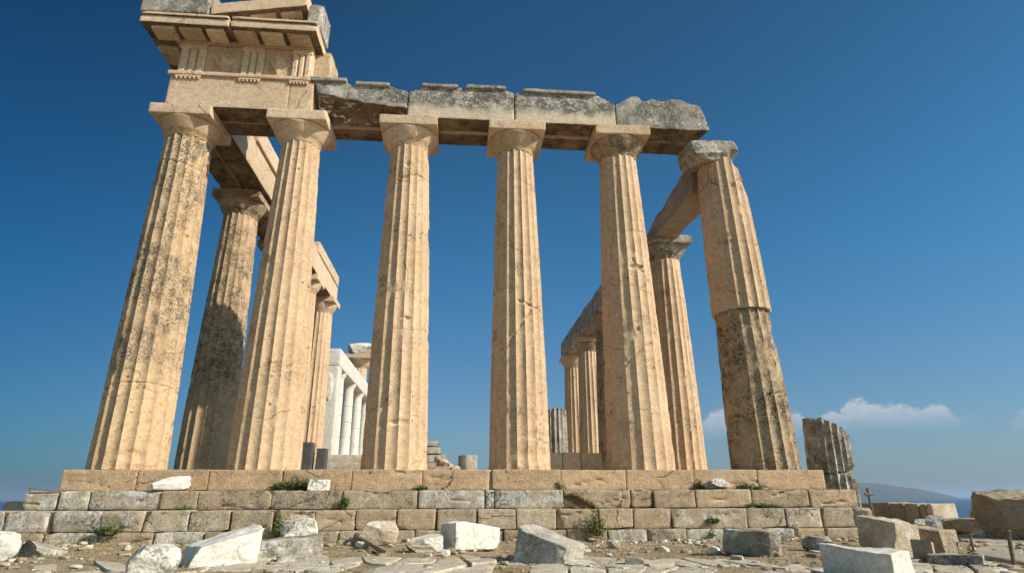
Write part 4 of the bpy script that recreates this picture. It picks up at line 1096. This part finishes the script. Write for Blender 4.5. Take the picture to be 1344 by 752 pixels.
# ------------------------------------------------------------------ pebbles and dry grass
rr = random.Random(12)
parts = []
def free(x, y): return not (y > -1.75)
V0, F0 = rock_mesh((1, 1, .7), .28, 3, .3, 8, .08)
V1, F1 = rock_mesh((1, 1, .6), .28, 4, .5, 9, .1)
pts = []
for k in range(5200):
    x = rr.uniform(-5, 20); y = -1.7 - 6.5 * rr.random() ** 1.3
    pts.append((x, y))
for k in range(900):
    pts.append((rr.uniform(-4, 16.5), -1.72 - abs(rr.gauss(0, .35))))
pts = np.array(pts)
gzs = ground_height(pts[:, :1], pts[:, 1:])[:, 0]
for (x, y), g in zip(pts, gzs):
    s_ = .018 + .11 * rr.random() ** 6
    A, Fx = (V0, F0) if rr.random() < .5 else (V1, F1)
    t = rr.random() * 6.28; c_, s2 = math.cos(t), math.sin(t)
    v = A * s_ * np.array([rr.uniform(.8, 1.5), 1, rr.uniform(.6, 1)])
    v = np.stack([v[:, 0] * c_ - v[:, 1] * s2, v[:, 0] * s2 + v[:, 1] * c_, v[:, 2]], 1) + np.array([x, y, g + s_ * .18])
    parts.append((v, Fx))
V, F = merge(parts)
mt, nt = mk('pebbles'); b = NB(nt); tcn = b.n('ShaderNodeTexCoord'); p = tcn.outputs['Object']
bs = b.n('ShaderNodeBsdfPrincipled'); bs.inputs['Roughness'].default_value = .9
cn = b.vor(p, 6, out='Color'); s3 = b.n('ShaderNodeSeparateColor'); b.l(cn, s3.inputs[0])
c = b.mix(b.step(s3.outputs[0], .2, .9), (.30, .225, .14), (.62, .57, .49)); c = b.mix(b.math('MULTIPLY', b.step(b.noise(p, 30, 4, .7), .4, .65), .5), c, (.25, .19, .12))
b.l(c, bs.inputs['Base Color']); o_ = b.n('ShaderNodeOutputMaterial'); b.l(bs.outputs[0], o_.inputs[0])
tag(mesh('gravel', V, F, mt, angle=40), kind='stuff')

mt, nt = mk('dry_grass'); b = NB(nt); tcn = b.n('ShaderNodeTexCoord'); p = tcn.outputs['Object']
bs = b.n('ShaderNodeBsdfPrincipled'); bs.inputs['Roughness'].default_value = .9
c = b.mix(b.step(b.noise(p, 1.4, 4, .6), .42, .62), (.36, .275, .15), (.17, .165, .065)); c = b.mix(b.noise(p, 40, 2, .5), c, (.36, .28, .15))
b.l(c, bs.inputs['Base Color']); o_ = b.n('ShaderNodeOutputMaterial'); b.l(bs.outputs[0], o_.inputs[0])
GV = []; GF = []
def blade(x, y, z, h, a, lean_, w_=.006):
    n = len(GV); dx, dy = math.cos(a), math.sin(a)
    GV.extend([(x - dy * w_, y + dx * w_, z), (x + dy * w_, y - dx * w_, z), (x + dx * lean_ * .5 , y + dy * lean_ * .5, z + h * .7), (x + dx * lean_, y + dy * lean_, z + h)])
    GF.append((n, n + 1, n + 2)); GF.append((n, n + 2, n + 3))
tu = []
for k in range(4200):
    x = rr.uniform(-5, 20); y = -1.75 - 6.0 * rr.random() ** 1.4
    tu.append((x, y))
for k in range(500): tu.append((rr.uniform(-4, 17), -1.7 - abs(rr.gauss(0, .2))))
tu = np.array(tu)
tread = []
for (yy, zz) in ((-.815, Z1), (-1.195, Z2), (-1.575, Z3)):
    for k in range(260):
        x = rr.uniform(-1.2, 14.2)
        if math.sin(x * 1.7 + zz * 9) + math.sin(x * .63 + zz * 5) + rr.gauss(0, .5) > .9: tread.append((x, yy - abs(rr.gauss(0, .03)), zz))
keep = fbm(np.c_[tu, np.zeros(len(tu))], .8, 3, 77) > -.10
tu = tu[keep]; tz = ground_height(tu[:, :1], tu[:, 1:])[:, 0]
for (x, y), z in zip(tu, tz):
    hh = rr.uniform(.015, .05) * (1.6 if y > -2.2 else 1)
    for q_ in range(9):
        blade(x + rr.gauss(0, .03), y + rr.gauss(0, .03), z - .005, hh * rr.uniform(.5, 1.3), rr.random() * 6.28, rr.uniform(.01, .05), .003)
for (x, y, z) in tread:
    for q_ in range(8):
        blade(x + rr.gauss(0, .03), y + rr.gauss(0, .015), z - .01, rr.uniform(.015, .06), rr.random() * 6.28, rr.uniform(.01, .04), .003)
tag(mesh('dry_grass', np.array(GV), np.array(GF), mt, angle=180), kind='stuff')

# ------------------------------------------------------------------ weeds on the steps
mg, nt = mk('weed_leaf'); b = NB(nt); tcn = b.n('ShaderNodeTexCoord'); p = tcn.outputs['Object']
bs = b.n('ShaderNodeBsdfPrincipled'); bs.inputs['Roughness'].default_value = .7
b.l(b.mix(b.noise(p, 18, 3, .6), (.06, .11, .025), (.17, .20, .06)), bs.inputs['Base Color'])
o_ = b.n('ShaderNodeOutputMaterial'); b.l(bs.outputs[0], o_.inputs[0])
ms = plain('weed_stem', (.14, .12, .05), .9)
def weed(xp, yp, Yp, wpx, hpx, label, seed, z=None, sparse=1.0):
    rr = random.Random(seed)
    base = atY(xp, yp, Yp); sc = FPX / depth_of(base); W = wpx / sc; H = hpx / sc
    if z is not None: base[2] = z
    root = empty('weed_clump', tuple(base)); tag(root, label, 'plant', 'weeds growing in the step joints')
    stems = []; LV = []; LF = []
    ns = max(4, int(24 * sparse * max(.5, W / .35)))
    for s_ in range(ns):
        a = rr.uniform(-1, 1); e_ = np.array([a * W * .5, rr.uniform(-.5, .1) * W * .5, H * rr.uniform(.45, 1.0) * (1 - .5 * a * a)])
        r0 = np.array([a * W * .18, 0, 0]); mid = (r0 + e_) / 2 + np.array([a * W * .06, 0, H * .08])
        stems.append(tube([r0, mid, e_], [.006, .004, .002], 4))
        for l_ in range(int(12 * sparse) + 4):
            t = rr.uniform(.15, 1.0); c = (r0 * (1 - t) + mid * t if t < .5 else mid * (1 - t) + e_ * t) if False else (r0 * (1 - t) ** 2 + 2 * mid * t * (1 - t) + e_ * t * t)
            c = c + np.array([rr.gauss(0, .015), rr.gauss(0, .015), rr.gauss(0, .012)])
            d1 = np.array([rr.gauss(0, 1), rr.gauss(0, 1), rr.gauss(.3, .8)]); d1 /= np.linalg.norm(d1)
            d2 = np.cross(d1, [rr.gauss(0, 1), rr.gauss(0, 1), rr.gauss(0, 1)]); d2 /= np.linalg.norm(d2)
            L = rr.uniform(.03, .065); n = len(LV)
            LV.extend([c, c + d1 * L * .5 + d2 * L * .22, c + d1 * L, c + d1 * L * .5 - d2 * L * .22]); LF.append((n, n + 1, n + 2, n + 3))
    v, f = merge(stems); mesh('stem', v, f, ms, root, angle=180)
    mesh('foliage', np.array(LV), np.array(LF), mg, root, angle=180)
weed(390, 643, -.86, 52, 19, 'broad green weed clump on the step left of the small white block', 1, z=Z1)
weed(364, 643, -.84, 14, 12, 'small green tuft just left of the broad weed clump on the top step', 2, z=Z1)
weed(452, 671, -1.24, 20, 20, 'green tuft growing from the middle step joint below the third front column', 3, z=Z2)
weed(142, 703, -1.74, 38, 17, 'spreading green weed at the left foot of the steps', 4)
weed(362, 706, -1.72, 16, 32, 'tall thin weed climbing the lowest step behind the speckled boulder', 5)
weed(783, 703, -1.72, 34, 36, 'leafy green weed on the lowest step right of the middle', 6)
weed(935, 706, -1.72, 12, 14, 'thin dry tuft at the foot of the right half of the steps', 7, sparse=.6)
weed(918, 642, -.84, 10, 13, 'dark green tuft at the left of the white marble lump', 8, z=Z1)
weed(982, 642, -.84, 40, 9, 'low dry grass along the top step right of the white lump', 9, z=Z1, sparse=.7)
weed(553, 643, -.84, 16, 6, 'tiny green cushion on the top step below the third front column', 10, z=Z1)
weed(1000, 668.5, -1.24, 50, 5, 'low bright green fringe on the middle step at right', 11, z=Z2, sparse=.7)
weed(240, 671, -1.22, 34, 5, 'low green fringe on the middle step at left', 12, z=Z2, sparse=.6)
weed(936, 687, -1.60, 18, 9, 'small tuft in a crack of the lowest step at right', 13, sparse=.7)
weed(735, 643, -.82, 8, 14, 'thin tuft in the vertical joint of the top step near its middle', 14, z=Z1, sparse=.6)
